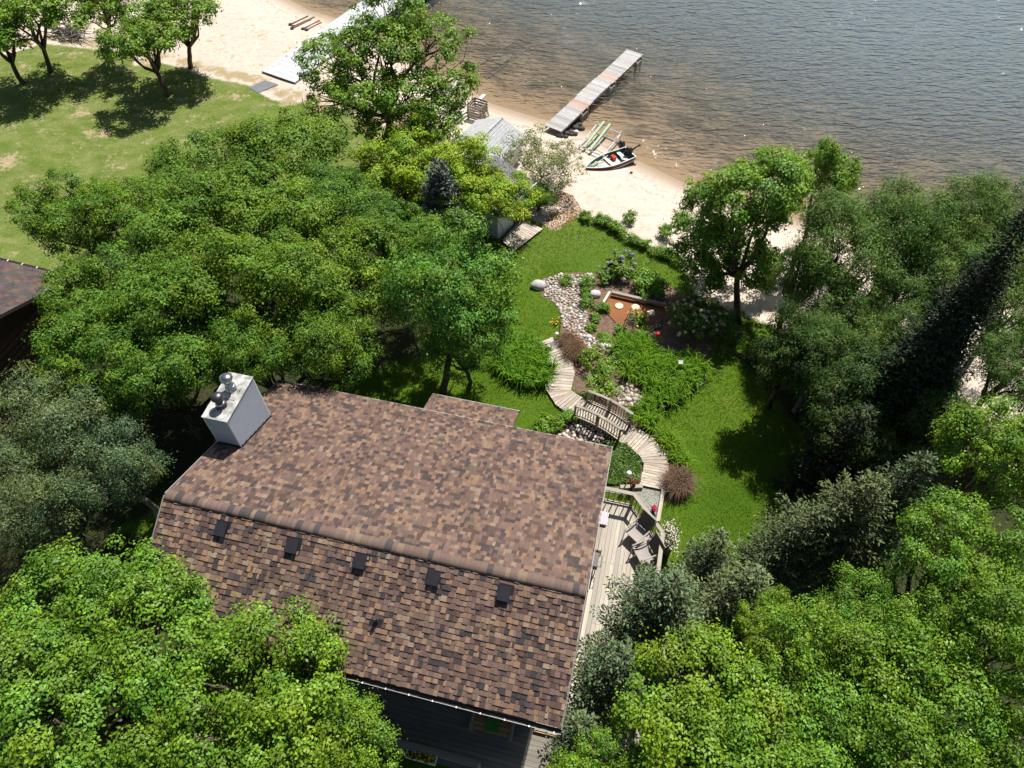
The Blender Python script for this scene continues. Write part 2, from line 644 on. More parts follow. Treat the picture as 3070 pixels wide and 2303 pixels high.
M['edge_black'] = plain('black_edging', (0.04, 0.04, 0.045), 0.5, 0, 0.2, 8)
M['rubber'] = plain('rubber_tyre', (0.02, 0.02, 0.02), 0.8, 0, 0.2, 8)
M['rope'] = plain('rope', (0.6, 0.58, 0.52), 0.8, 0, 0.1, 20)
t = NT('striped_cloth')
wv = t.n('ShaderNodeTexWave', Vector=t.mapping(t.obj(), (6, 6, 6)), Scale=1.0)
M['striped'] = t.done(t.pbr(t.ramp(wv.outputs['Fac'], [(0.35, (0.75, 0.7, 0.68)), (0.5, (0.5, 0.06, 0.06)), (0.65, (0.75, 0.6, 0.45)), (0.8, (0.30, 0.12, 0.30))]), 0.85))

# --- ground: zone weights (grass, dry grass, soil, forest floor with painted shade) are stored on the terrain
t = NT('terrain')
P_ = t.pos()
zn = t.n('ShaderNodeSeparateColor', Color=t.attr('zone').outputs['Color'])
wet = t.attr('wet').outputs['Fac']
nA = t.noise(1.1, 5, 0.6, P_)
nB = t.noise(6.0, 5, 0.7, P_)
nC = t.noise(0.28, 4, 0.55, P_)
nF = t.noise(38.0, 3, 0.7, P_)
nG = t.noise(1.0, 4, 0.7, t.mapping(P_, (60, 22, 22), rot=(0, 0, 0.5)))


def zsoft(ch, w=0.55):
    s = t.math('ADD', ch, t.math('MULTIPLY', t.math('SUBTRACT', t.math('ADD', t.math('MULTIPLY', nA, 0.6), t.math('MULTIPLY', nB, 0.4)), 0.5), w * 2))
    return t.ramp(s, [(0.42, (0, 0, 0)), (0.58, (1, 1, 1))])


sand = t.ramp(nA, [(0.25, (0.51, 0.42, 0.35)), (0.75, (0.60, 0.51, 0.44))])
sand = t.mix(t.ramp(nF, [(0.28, (0.35, 0.35, 0.35)), (0.42, (0, 0, 0))]), sand, (0.30, 0.22, 0.15))
sh_ = t.attr('shore').outputs['Fac']
foot = t.noise(3.2, 3, 0.6, P_)
sand = t.mix(t.ramp(foot, [(0.36, (0.45, 0.45, 0.45)), (0.5, (0, 0, 0))]), sand, t.mix(1.0, sand, (0.70, 0.66, 0.62), 'MULTIPLY'))
band = t.math('ADD', sh_, t.math('MULTIPLY', t.math('SUBTRACT', t.noise(0.8, 3, 0.5, P_), 0.5), 1.6))
line = t.ramp(t.math('MULTIPLY', band, 0.25), [(0.36, (0, 0, 0)), (0.40, (1, 1, 1)), (0.43, (0, 0, 0)), (0.56, (0, 0, 0)), (0.585, (0.7, 0.7, 0.7)), (0.60, (0, 0, 0))])
line = t.mix(1.0, line, t.ramp(t.noise(9.0, 4, 0.7, P_), [(0.45, (0, 0, 0)), (0.62, (1, 1, 1))]), 'MULTIPLY')
sand = t.mix(line, sand, (0.16, 0.11, 0.075))
sand = t.mix(wet, sand, (0.31, 0.242, 0.178))
nD = t.noise(0.75, 4, 0.6, t.mapping(P_, (1.0, 1.7, 1), rot=(0, 0, 0.5)))
pale = t.attr('pale').outputs['Fac']
g1 = t.ramp(nC, [(0.3, (0.045, 0.100, 0.006)), (0.5, (0.064, 0.128, 0.009)), (0.72, (0.092, 0.150, 0.016))])
g2 = t.ramp(nD, [(0.28, (0.085, 0.140, 0.022)), (0.5, (0.132, 0.178, 0.045)), (0.72, (0.195, 0.215, 0.085))])
grass = t.mix(pale, g1, g2)
weed = t.ramp(t.math('ADD', t.noise(0.45, 4, 0.6, P_), t.math('MULTIPLY', t.math('MAXIMUM', t.math('MULTIPLY', sh_, -1.0), 0.0), 0.012)), [(0.52, (0, 0, 0)), (0.66, (1, 1, 1))])
sand = t.mix(t.mix(1.0, weed, t.ramp(t.math('MULTIPLY', sh_, -0.4), [(0.2, (0, 0, 0)), (0.9, (1, 1, 1))]), 'MULTIPLY'), sand, (0.125, 0.108, 0.075))
grass = t.mix(t.ramp(nB, [(0.38, (0, 0, 0)), (0.7, (0.7, 0.7, 0.7))]), grass, t.mix(1.0, grass, (1.45, 1.22, 1.1), 'MULTIPLY'))
grass = t.mix(t.ramp(nG, [(0.3, (0.8, 0.8, 0.8)), (0.55, (0, 0, 0))]), grass, t.mix(1.0, grass, (0.5, 0.58, 0.5), 'MULTIPLY'))
nH = t.noise(13.0, 4, 0.75, P_)
grass = t.mix(t.ramp(nH, [(0.35, (0.9, 0.9, 0.9)), (0.5, (0, 0, 0))]), grass, t.mix(1.0, grass, (0.6, 0.66, 0.55), 'MULTIPLY'))
grass = t.mix(t.ramp(nH, [(0.56, (0, 0, 0)), (0.72, (0.9, 0.9, 0.9))]), grass, t.mix(1.0, grass, (1.5, 1.3, 1.3), 'MULTIPLY'))
dryg = t.ramp(nB, [(0.3, (0.30, 0.23, 0.14)), (0.7, (0.44, 0.35, 0.22))])
dryg = t.mix(t.ramp(nG, [(0.3, (0.6, 0.6, 0.6)), (0.6, (0, 0, 0))]), dryg, (0.14, 0.15, 0.05))
soil = t.ramp(nB, [(0.3, (0.10, 0.062, 0.042)), (0.7, (0.22, 0.155, 0.115))])
soil = t.mix(t.ramp(nF, [(0.3, (0.7, 0.7, 0.7)), (0.5, (0, 0, 0))]), soil, (0.05, 0.032, 0.022))
gz = zsoft(zn.outputs[0], 0.45)
dz_ = zsoft(zn.outputs[1], 0.8)
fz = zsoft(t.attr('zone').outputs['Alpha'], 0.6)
sz = zsoft(zn.outputs[2], 0.25)
cc = t.mix(gz, sand, grass)
cc = t.mix(dz_, cc, dryg)
cc = t.mix(sz, cc, soil)
floor_shade = t.ramp(nB, [(0.3, (0.022, 0.030, 0.010)), (0.7, (0.050, 0.055, 0.022))])  # woodland floor darkened to paint in the shade between the crowns
cc = t.mix(fz, cc, floor_shade)
bh = t.math('ADD', t.math('MULTIPLY', nF, 0.5), t.math('MULTIPLY', nG, 0.8))
M['terrain'] = t.done(t.pbr(cc, 0.95, t.bump(bh, 0.5, 0.03), 0, 0.1))

t = NT('mulch')
nz = t.noise(16, 5, 0.75, t.mapping(t.pos(), (1, 1.6, 1)))
lo = t.noise(0.55, 2, 0.5, t.pos())
c1 = t.ramp(nz, [(0.3, (0.16, 0.060, 0.026)), (0.7, (0.32, 0.140, 0.060))])
c2 = t.ramp(nz, [(0.3, (0.085, 0.045, 0.032)), (0.7, (0.20, 0.12, 0.085))])
at = t.attr('tint').outputs['Color']
M['mulch'] = t.done(t.pbr(t.mix(t.ramp(t.math('ADD', t.n('ShaderNodeSeparateColor', Color=at).outputs[0], t.math('MULTIPLY', t.math('SUBTRACT', lo, 0.5), 0.9)), [(0.3, (0, 0, 0)), (0.75, (1, 1, 1))]), c1, c2), 0.95, t.bump(nz, 0.8, 0.03), 0, 0.1))

WAVE = 0.42
# --- lake water: clear and shallow at the shore, turbid with depth
t = NT('lake_water')
pp = t.pos()
w1 = t.noise(1.0, 1, 0.4, t.mapping(pp, (0.75, 2.3, 1), rot=(0, 0, 0.30)), 0.5)
w2 = t.noise(1.0, 1, 0.4, t.mapping(pp, (2.2, 6.2, 1), rot=(0, 0, 0.12)), 0.4)
w3 = t.noise(1.0, 1, 0.5, t.mapping(pp, (3.2, 8.5, 1), rot=(0, 0, -0.05)), 0.3)
dp = t.attr('depth').outputs['Fac']
hh = t.math('ADD', t.math('MULTIPLY', w1, 1.0), t.math('ADD', t.math('MULTIPLY', w2, 0.55), t.math('MULTIPLY', w3, 0.13)))
amp = t.math('MINIMUM', t.math('ADD', 0.05, t.math('MULTIPLY', dp, 1.8)), 1.0)
hh = t.math('MULTIPLY', hh, amp)
nd = t.n('ShaderNodeBump', Height=hh, Distance=WAVE)
t.set(nd.inputs['Strength'], 1.0)
fr = t.n('ShaderNodeFresnel', IOR=1.45, Normal=nd.outputs[0]).outputs[0]
gl = t.n('ShaderNodeBsdfGlossy', Color=(1, 1, 1), Roughness=0.015, Normal=nd.outputs[0]).outputs[0]
turb = t.math('SUBTRACT', 1.0, t.math('EXPONENT', t.math('MULTIPLY', dp, -0.52)))
lown = t.noise(0.22, 3, 0.55, pp)
patch = t.ramp(lown, [(0.35, (0.125, 0.120, 0.094)), (0.65, (0.165, 0.155, 0.120))])
deepc = t.mix(t.ramp(dp, [(0.15, (0, 0, 0)), (1.0, (1, 1, 1))]), patch, (0.155, 0.210, 0.245))
df = t.n('ShaderNodeBsdfDiffuse', Color=deepc, Normal=nd.outputs[0]).outputs[0]
tp = t.n('ShaderNodeBsdfTransparent', Color=(0.90, 0.87, 0.79)).outputs[0]
body = t.n('ShaderNodeMixShader', i0=turb, i1=tp, i2=df).outputs[0]
M['water'] = t.done(t.n('ShaderNodeMixShader', i0=fr, i1=body, i2=gl).outputs[0])

# ------------------------------------------------------------------ terrain
def xy(p):
    return (p.x, p.y)


LAWN = [xy(gs(*p)) for p in [(0, 170), (130, 130), (290, 150), (405, 155), (400, 200), (490, 190), (570, 212), (630, 235), (745, 255), (815, 300),
                             (1000, 320), (1150, 380), (1300, 440), (1420, 520), (1560, 640), (1660, 690), (1739, 640), (1775, 655), (1826, 673), (1866, 702),
                             (1916, 731), (1963, 752), (2014, 770), (2060, 810), (2070, 870), (2200, 935), (2400, 1010), (2600, 1090), (2800, 1240), (3070, 1330)]]
LAWN = [(-70, LAWN[0][1] + 4)] + LAWN + [(60, 14), (300, 10), (300, -150), (-300, -150), (-300, 46)]
BED_A = [xy(z4(*p)) for p in [(480, 790), (700, 735), (900, 745), (1000, 790), (1250, 780), (1480, 800), (1600, 880), (1900, 960), (2000, 1200), (1850, 1480)]]
BED_A += [xy(z5(*p)) for p in [(1840, 290), (1820, 410), (1560, 590), (1440, 620), (1430, 780), (1560, 880), (1660, 1080), (1710, 1250), (1640, 1395), (1500, 1395),
                               (1520, 970), (1390, 850), (1220, 755), (855, 540), (735, 465), (755, 330), (690, 170), (640, 85)]]
BED_A += [xy(z4(*p)) for p in [(640, 1250), (640, 1090), (590, 1000), (480, 930)]]
BED_B = [xy(z5(*p)) for p in [(540, 800), (640, 720), (750, 660), (1110, 880), (1260, 990), (1330, 1080), (1295, 1270), (950, 1270), (900, 950), (560, 860)]]
BED_C = [xy(z5(*p)) for p in [(160, 100), (230, 60), (380, 90), (470, 160), (560, 300), (510, 440), (330, 420), (150, 320)]]
DRY = [(gs(20, 480), 3.4), (gs(-60, 470), 3.6), (gs(300, 400), 2.4), (gs(255, 340), 1.6), (gs(120, 560), 2.0), (gs(60, 620), 1.8), (gs(600, 300), 1.6), (gs(700, 290), 1.8), (gs(860, 310), 2.0),
       (gs(950, 330), 1.8), (gs(480, 180), 1.2), (gs(200, 590), 1.2), (gs(700, 225), 1.5), (gs(1700, 640), 1.2), (gs(1660, 650), 1.2), (gs(1990, 1010), 0.5)]


def axis(segs):
    out = []
    for a, b, st in segs:
        out += list(np.arange(a, b, st))
    out.append(segs[-1][1])
    return np.array(out)


gx = axis([(-400, -80, 40), (-80, -44, 2.0), (-44, -16, 0.45), (-16, 16, 0.17), (16, 44, 0.45), (44, 80, 2.0), (80, 400, 40)])
gy = axis([(-160, -10, 15), (-10, 1, 1.0), (1, 36, 0.17), (36, 58, 0.4), (58, 90, 2.0), (90, 600, 30)])
GX, GY = np.meshgrid(gx, gy)
X_, Y_ = GX.ravel(), GY.ravel()
nrm = np.random.default_rng(5)
Z_ = hgt(X_, Y_)
lump = 0.03 * np.sin(X_ * 0.9 + 1.3 * np.sin(Y_ * 0.5)) * np.cos(Y_ * 0.8 + X_ * 0.25)
inland = -seg_sd(SHORE, X_, Y_)
Z_ = Z_ + lump * np.clip(inland / 3, 0, 1) * (Y_ > 14)
sdL = poly_sd(LAWN, X_, Y_)
sdB = np.maximum.reduce([poly_sd(b, X_, Y_) for b in (BED_A, BED_B, BED_C)])
R_ = np.clip(0.5 + sdL / 1.3, 0, 1)
G_ = np.zeros_like(X_)
for c, r in DRY:
    G_ = np.maximum(G_, 0.68 * (1 - np.hypot((X_ - c.x), (Y_ - c.y) * 1.5) / r))
left = X_ < -3
G_ = np.maximum(G_, np.where(left, 0.66 - np.abs(sdL + 0.8) / 2.4, 0.30 - np.abs(sdL) / 1.5))
G_ = np.clip(np.where(left, np.maximum(G_, 0.34 * (Y_ > 24)), G_), 0, 1)
B_ = np.clip(0.5 + sdB / 0.4, 0, 1)
wetv = np.clip(1.15 - inland / 1.3, 0, 1)
wetv = np.where(inland > 0, wetv, 1.0)
nx, ny = len(gx), len(gy)
idx = np.arange(nx * ny).reshape(ny, nx)
quads = np.stack([idx[:-1, :-1], idx[:-1, 1:], idx[1:, 1:], idx[1:, :-1]], -1).reshape(-1, 4)
qr, qb, qi = R_[quads].mean(1), B_[quads].mean(1), inland[quads].mean(1)
cls = np.where(qi < 0, 0, np.where(qb > 0.5, 2, np.where(qr > 0.5, 1, 3)))


def grid_obj(name, q, mats, attrs, Zv):
    used, inv = np.unique(q, return_inverse=True)
    me = bpy.data.meshes.new(name)
    me.from_pydata(np.c_[X_[used], Y_[used], Zv[used]].tolist(), [], inv.reshape(-1, 4).tolist())
    for an, data in attrs.items():
        if data.ndim == 2:
            at = me.attributes.new(an, 'FLOAT_COLOR', 'POINT')
            at.data.foreach_set('color', np.ascontiguousarray(data[used], np.float32).ravel())
        else:
            at = me.attributes.new(an, 'FLOAT', 'POINT')
            at.data.foreach_set('value', np.ascontiguousarray(data[used], np.float32))
    me.materials.append(mats)
    me.polygons.foreach_set('use_smooth', np.ones(len(q), bool))
    o = bpy.data.objects.new(name, me)
    col.objects.link(o)
    o['kind'] = 'structure'
    return o


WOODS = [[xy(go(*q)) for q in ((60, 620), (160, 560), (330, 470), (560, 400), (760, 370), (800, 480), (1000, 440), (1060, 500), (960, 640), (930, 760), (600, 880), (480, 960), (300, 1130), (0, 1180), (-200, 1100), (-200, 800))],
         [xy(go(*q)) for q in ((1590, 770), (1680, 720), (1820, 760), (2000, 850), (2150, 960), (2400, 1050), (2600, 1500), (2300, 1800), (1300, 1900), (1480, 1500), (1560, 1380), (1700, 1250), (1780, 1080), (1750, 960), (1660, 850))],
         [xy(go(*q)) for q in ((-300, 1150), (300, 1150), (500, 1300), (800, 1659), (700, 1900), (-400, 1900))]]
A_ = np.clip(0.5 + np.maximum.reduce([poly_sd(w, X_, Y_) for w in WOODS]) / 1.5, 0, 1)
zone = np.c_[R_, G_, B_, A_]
pale_v = np.clip((1 - sstep(-9, -1, X_)) * sstep(20, 26, Y_) * 1.0 + 0.28 * sstep(24, 29, Y_), 0, 1)
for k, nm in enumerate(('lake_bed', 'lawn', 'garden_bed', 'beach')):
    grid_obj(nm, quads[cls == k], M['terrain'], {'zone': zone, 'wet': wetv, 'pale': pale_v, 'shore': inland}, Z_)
wq = quads[(inland[quads] < 0.6).any(1)]
grid_obj('lake_water', wq, M['water'], {'depth': np.clip(WATER_Z - Z_, 0, 6)}, np.full_like(Z_, WATER_Z))


# ------------------------------------------------------------------ plants
def unit(v):
    return v / (np.linalg.norm(v, axis=-1, keepdims=True) + 1e-9)


def leaf_quads(rng, c, nrmv, size, width=0.75, fold=0.12):
    N = len(c)
    r = rng.normal(size=(N, 3))
    d = unit(np.cross(nrmv, r))
    s = np.cross(nrmv, d)
    size = np.asarray(size).reshape(-1, 1)
    L = d * size * 0.5
    Wd = s * size * width * 0.5
    f = nrmv * size * fold
    return np.stack([c - L, c + Wd + f + L * 0.1, c + L - f * 0.6, c - Wd + f + L * 0.1], 1)


def rand_dirs(rng, n, up=-1.0):
    d = unit(rng.normal(size=(n * 4 + 20, 3)))
    d = d[d[:, 2] > up]
    return d[:n]


def clumps(rng, lobes, puff_r, dens, lpp, leaf, width, flat=0.75, shell=0.5, upmin=-0.45, upw=0.5, cap=0.65):
    """leaf quads gathered in puffs on the outside of a crown's lobes"""
    out, tint = [], []
    cent = []
    lc = np.array([l[0] for l in lobes])
    lr = np.array([l[1] for l in lobes])
    for c, r in lobes:
        c, r = np.array(c), np.array(r)
        area = 4 * math.pi * ((r[0] * r[1]) ** 1.6 / 3 + (r[0] * r[2]) ** 1.6 / 3 + (r[1] * r[2]) ** 1.6 / 3) ** (1 / 1.6)
        n = max(5, int(area * dens))
        d = rand_dirs(rng, n, upmin)
        q = shell + (1.06 - shell) * rng.random((len(d), 1)) ** 0.45
        shoot = rng.random((len(d), 1)) < 0.07
        q = np.where(shoot, rng.uniform(1.08, 1.28, q.shape), q)
        p = c + d * r * q
        # drop puffs buried deep inside another lobe
        dd = np.min(np.linalg.norm((p[:, None, :] - lc[None]) / lr[None], axis=2) + 1e3 * (np.abs(lc[None] - c).sum(2) < 1e-6), axis=1)
        keep = dd > 0.62
        cent.append(np.c_[p, d][keep])
    cent = np.concatenate(cent)
    n = len(cent)
    pr = puff_r * (0.45 + 1.05 * rng.random(n) ** 1.3)
    cnt = rng.poisson(lpp * np.clip((pr / puff_r) ** 1.7, 0.2, 2.2)) + 6
    pi = np.repeat(np.arange(n), cnt)
    N = len(pi)
    d = unit(rng.normal(size=(N, 3)))
    cap_ = rng.random(N) < cap
    d[cap_, 2] = np.abs(d[cap_, 2])
    rr = rng.random((N, 1)) ** 0.4
    loose = rng.random((N, 1)) < 0.08
    rr = np.where(loose, 1.0 + 0.7 * rng.random((N, 1)), rr)
    pos = cent[pi, :3] + d * rr * pr[pi, None] * np.array([1, 1, flat])
    rr = np.minimum(rr, 1.0)
    nv = unit(0.8 * d + np.array([0, 0, upw]) + 0.3 * cent[pi, 3:] + 0.33 * rng.normal(size=(N, 3)))
    sz = leaf * (0.7 + 0.6 * rng.random(N))
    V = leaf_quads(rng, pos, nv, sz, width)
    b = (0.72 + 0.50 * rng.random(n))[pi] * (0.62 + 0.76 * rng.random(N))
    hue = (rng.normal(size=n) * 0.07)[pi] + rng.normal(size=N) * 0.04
    # leaf tint gets paler from the clump's middle to its outside
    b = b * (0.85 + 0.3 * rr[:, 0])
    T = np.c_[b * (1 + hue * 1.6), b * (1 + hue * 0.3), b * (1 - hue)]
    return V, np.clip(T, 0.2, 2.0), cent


def limb(mb, a, b, ra, rb, rng, bend=0.12, seg=5, n=6):
    a, b = np.array(a, float), np.array(b, float)
    L = np.linalg.norm(b - a)
    off = rng.normal(size=3) * L * bend
    pts = []
    for i in range(seg + 1):
        t_ = i / seg
        pts.append(a + (b - a) * t_ + off * math.sin(math.pi * t_) + rng.normal(size=3) * L * 0.012 * (0 < i < seg))
    mb.tube(pts, [ra + (rb - ra) * i / seg for i in range(seg + 1)], n)
    return pts


def auto_lobes(rng, c, r, k):
    c, r = np.array(c, float), np.array(r, float)
    out = [(c - np.array([0, 0, 0.12 * r[2]]), r * 0.56)]
    for i in range(k):
        a = 2 * math.pi * (i + rng.random() * 0.7) / k
        el = rng.uniform(-0.35, 0.95)
        d = np.array([math.cos(a) * math.cos(el), math.sin(a) * math.cos(el), math.sin(el)])
        s = rng.uniform(0.30, 0.50)
        out.append((c + d * r * (1.0 - s * 0.9), r * s * np.array([1, 1, 0.9])))
    return out


KIND = {  # leaf material, puff radius, puffs per m2, leaves per puff, leaf length, leaf width, bark
    'oak': ('oak_leaf', 0.35, 2.0, 165, 0.086, 0.62, 'bark'),
    'dome': ('oak_leaf', 0.36, 1.8, 145, 0.092, 0.62, 'bark'),
    'maple': ('maple_leaf', 0.39, 1.95, 160, 0.106, 0.50, 'bark'),
    'airy': ('fresh_leaf', 0.42, 1.6, 140, 0.115, 0.5, 'bark'),
    'lime': ('lime_leaf', 0.36, 2.0, 130, 0.115, 0.55, 'bark'),
    'beach_oak': ('beach_oak_leaf', 0.40, 1.9, 80, 0.14, 0.62, 'bark'),
    'right_maple': ('beach_oak_leaf', 0.36, 2.6, 110, 0.12, 0.62, 'bark'),
    'silver': ('silver_leaf', 0.42, 2.0, 150, 0.10, 0.34, 'pale_bark'),
    'willow': ('willow_leaf', 0.46, 2.6, 140, 0.125, 0.28, 'pale_bark'),
    'shade': ('painted_shade_leaf', 0.42, 2.4, 110, 0.13, 0.4, 'bark'),
    'pale': ('pale_shrub_leaf', 0.30, 3.2, 50, 0.10, 0.40, 'pale_bark'),
    'shrub': ('shrub_leaf', 0.20, 5.0, 26, 0.12, 0.55, 'bark'),
    'small': ('shrub_leaf', 0.13, 12.0, 22, 0.085, 0.5, 'bark'),
    'cover': ('dark_cover', 0.16, 7.0, 26, 0.10, 0.6, 'bark'),
}
CAMV = np.array([0, 0, CAM_H])


NVAR = {'maple': 5, 'oak': 4, 'silver': 2, 'willow': 4, 'shade': 3, 'lime': 3, 'beach_oak': 3, 'pale': 1, 'airy': 1, 'right_maple': 1}
SIZE0 = {'maple': (2.4, 2.2, 9), 'oak': (2.1, 2.0, 9), 'silver': (2.1, 2.0, 8), 'willow': (2.4, 2.2, 8), 'shade': (2.2, 2.0, 8), 'lime': (2.1, 1.8, 8), 'beach_oak': (2.4, 1.9, 8), 'pale': (1.9, 1.5, 7), 'airy': (2.6, 2.6, 9), 'right_maple': (1.7, 2.2, 7)}
PROTO = {}


def proto_crown(kind, v):
    if (kind, v) not in PROTO:
        rng = np.random.default_rng(7000 + 31 * v + sum(map(ord, kind)))
        mt, pr, de, lpp, leaf, wd, bark = KIND[kind]
        r0, rz0, k = SIZE0[kind]
        lb = auto_lobes(rng, (0, 0, 0), (r0, r0, rz0), k)
        V, T, cent = clumps(rng, lb, pr, de, lpp, leaf, wd, upmin=-0.7 if kind in ('willow', 'shade') else -0.5)
        PROTO[(kind, v)] = (np_mesh('crown', V, 4, M[mt], T), cent, lb, r0, rz0)
    return PROTO[(kind, v)]


def tree(kind, label, cx, cy, zc, rpx, rz, seed, base=None, k=7, name='broadleaf_tree', group=None, trunk=0.13, dens=1.0, cat='tree', lobes=None,
         limbs=9, stretch=(1, 1), leafk=1.0, upmin=-0.45, share=True):
    """cx, cy, rpx: crown centre and half width in overview pixels; zc: its height above ground; rz: half height in metres"""
    rng = np.random.default_rng(seed)
    mt, pr, de, lpp, leaf, wd, bark = KIND[kind]
    c = go(cx, cy, zc)
    depth = c.y * CP - (c.z - CAM_H) * SP
    r = rpx * K * depth / FPX
    if base is None:
        b = Vector((c.x, c.y, H(c.x, c.y)))
    else:
        b = go(*base)
    b.z -= 0.04
    root = thing(name, label, cat, b, group)
    cc_ = np.array(c)
    if lobes is None and share:
        me, cent0, lb0, r0, rz0 = proto_crown(kind, seed % NVAR.get(kind, 3))
        ang = rng.random() * 6.283
        sc = np.array([r / r0, r / r0, rz / rz0])
        Rm = np.array([[math.cos(ang), -math.sin(ang), 0], [math.sin(ang), math.cos(ang), 0], [0, 0, 1]])
        o = put('crown', me, root, c)
        o.rotation_euler = (0, 0, ang)
        o.scale = tuple(sc)
        tf = lambda q: (np.asarray(q) * sc) @ Rm.T + cc_
        lb = [(tf(a_), b_ * sc) for a_, b_ in lb0]
        cent = np.c_[tf(cent0[:, :3]), cent0[:, 3:] @ Rm.T]
    else:
        lb = auto_lobes(rng, cc_, (r * stretch[0], r * stretch[1], rz), k) if lobes is None else [(cc_ + np.array(o) * [r, r, rz], np.array(q) * [r, r, rz]) for o, q in lobes]
        V, T, cent = clumps(rng, lb, pr, de * dens, lpp, leaf * leafk, wd, upmin=upmin)
        me = np_mesh('crown', V - np.array(b), 4, M[mt], T)
        put('crown', me, root, b)
    mb = MB()
    tr = trunk
    fork = np.array(b) * 0.45 + np.array((cc_[0], cc_[1], cc_[2] - rz * 0.5)) * 0.55
    limb(mb, np.array(b) - np.array([0, 0, 0.1]), fork, tr, tr * 0.75, rng, 0.04, 5, 9)
    for (lc_, lr_) in lb:
        pts = limb(mb, fork, lc_, tr * 0.55, tr * 0.16, rng, 0.10, 5, 6)
    sel = rng.choice(len(cent), min(len(cent), limbs * len(lb)), replace=False)
    lcs = np.array([q[0] for q in lb])
    for i in sel:
        p = cent[i, :3]
        j = np.argmin(np.linalg.norm(lcs - p, axis=1))
        s_ = fork + (lcs[j] - fork) * rng.uniform(0.45, 1.0)
        limb(mb, s_, p, tr * 0.14, 0.008, rng, 0.10, 3, 4)
    mb.build('trunk', M[bark], root, smooth=True)
    return root


def spruce(mat, label, base, h, R, seed, name='spruce_tree', dens=1.0, lean=(0, 0), group=None, spray=0.20):
    """base: world point; whorls of drooping branches with needle sprays"""
    rng = np.random.default_rng(seed)
    b = Vector(base)
    root = thing(name, label, 'tree', b, group)
    mb = MB()
    top = np.array([lean[0], lean[1], h])
    mb.tube([(b.x, b.y, b.z - 0.1), tuple(np.array(b) + top * 0.5), tuple(np.array(b) + top)], [0.045 * h * 0.35 + 0.05, 0.03 * h * 0.35 + 0.02, 0.01], 7)
    C, D, S, T = [], [], [], []
    z = 0.06 * h
    while z < h * 0.985:
        f = z / h
        nb = int((5 + 4 * (1 - f)) * dens) + 2
        a0 = rng.random() * 6.28
        for i in range(nb):
            a = a0 + 2 * math.pi * (i + rng.random() * 0.5) / nb
            L = R * (1 - f) ** 0.82 * rng.uniform(0.62, 1.2) + 0.12
            o = np.array([math.cos(a), math.sin(a), 0])
            st = max(3, int(L / 0.11))
            tt = np.linspace(0.12, 1, st)
            sag = -0.26 * (1 - f) + 0.34 * f
            path = top * f + o * (tt * L)[:, None] + np.array([0, 0, 1]) * (sag * L * tt + 0.16 * L * tt ** 3 + rng.normal() * 0.03)[:, None]
            path = path + np.array(b)
            if L > 0.5:
                mb.tube([tuple(path[0]), tuple(path[len(path) // 2]), tuple(path[-1])], [0.022, 0.014, 0.005], 3, False)
            side = np.array([-o[1], o[0], 0])
            for j, t_ in enumerate(tt):
                tw = min(0.62, 0.42 * L) * (1.08 - t_) ** 0.7 + 0.10
                for sg in (-1, 1):
                    dv = unit((o * 0.75 + side * sg * 0.85 + np.array([0, 0, -0.18 + 0.25 * rng.normal()]))[None])[0]
                    m = max(1, int(tw / 0.13))
                    for q in range(m):
                        C.append(path[j] + dv * tw * (q + 0.6) / m + rng.normal(size=3) * 0.02)
                        D.append(dv + rng.normal(size=3) * 0.28)
                        S.append(spray * rng.uniform(0.7, 1.2))
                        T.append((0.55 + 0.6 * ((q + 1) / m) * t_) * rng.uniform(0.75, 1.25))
            C.append(path[-1])
            D.append(o + np.array([0, 0, 0.3]))
            S.append(spray)
            T.append(1.25)
        z += 0.30 * (0.6 + 0.7 * (1 - f))
    C, D, S, T = np.array(C), unit(np.array(D)), np.array(S)[:, None], np.array(T)
    nv = unit(rng.normal(size=C.shape) * 0.6 + np.array([0, 0, 0.8]))
    s = unit(np.cross(D, nv))
    n2 = np.cross(s, D)
    w = 0.19
    V = np.stack([C - D * S * 0.5, C + s * S * w + n2 * S * 0.05, C + D * S * 0.5, C - s * S * w - n2 * S * 0.05], 1)
    s2 = unit(s * 0.5 + n2)
    V2 = np.stack([C - D * S * 0.45, C + s2 * S * w, C + D * S * 0.5, C - s2 * S * w], 1)
    V = np.concatenate([V, V2])
    hue = rng.normal(size=len(V)) * 0.06
    T = np.concatenate([T, T * 0.85])
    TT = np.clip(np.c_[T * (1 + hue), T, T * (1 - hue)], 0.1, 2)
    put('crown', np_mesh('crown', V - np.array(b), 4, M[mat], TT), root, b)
    mb.build('trunk', M['bark'], root, smooth=True)
    return root


def blades(rng, cents, per, length, width, spread=0.5):
    """arching grass-like leaves"""
    n = len(cents)
    pi = np.repeat(np.arange(n), per)
    N = len(pi)
    a = rng.random(N) * 6.283
    o = np.c_[np.cos(a), np.sin(a), np.zeros(N)]
    L = (length * (0.65 + 0.6 * rng.random(N)))[:, None]
    lean = (0.25 + spread * rng.random(N))[:, None]
    base = cents[pi] + np.c_[rng.normal(size=(N, 2)) * 0.05, np.zeros(N)]
    up = np.array([0, 0, 1.0])
    p1 = base + o * L * 0.22 * lean + up * L * 0.45
    p2 = base + o * L * 0.62 * lean + up * L * (0.70 - 0.15 * lean)
    p3 = base + o * L * 1.05 * lean + up * L * (0.68 - 0.45 * lean)
    s = np.c_[-np.sin(a), np.cos(a), np.zeros(N)] * width
    q1 = np.stack([base - s * .6, base + s * .6, p1 + s, p1 - s], 1)
    q2 = np.stack([p1 - s, p1 + s, p2 + s * .8, p2 - s * .8], 1)
    q3 = np.stack([p2 - s * .8, p2 + s * .8, p3 + s * .1, p3 - s * .1], 1)
    V = np.concatenate([q1, q2, q3])
    b = 0.7 + 0.5 * rng.random(N)
    hu = rng.normal(size=N) * 0.08
    T = np.c_[b * (1 + hu), b, b * (1 - hu)]
    return V, np.concatenate([T * 0.8, T, T * 1.15])


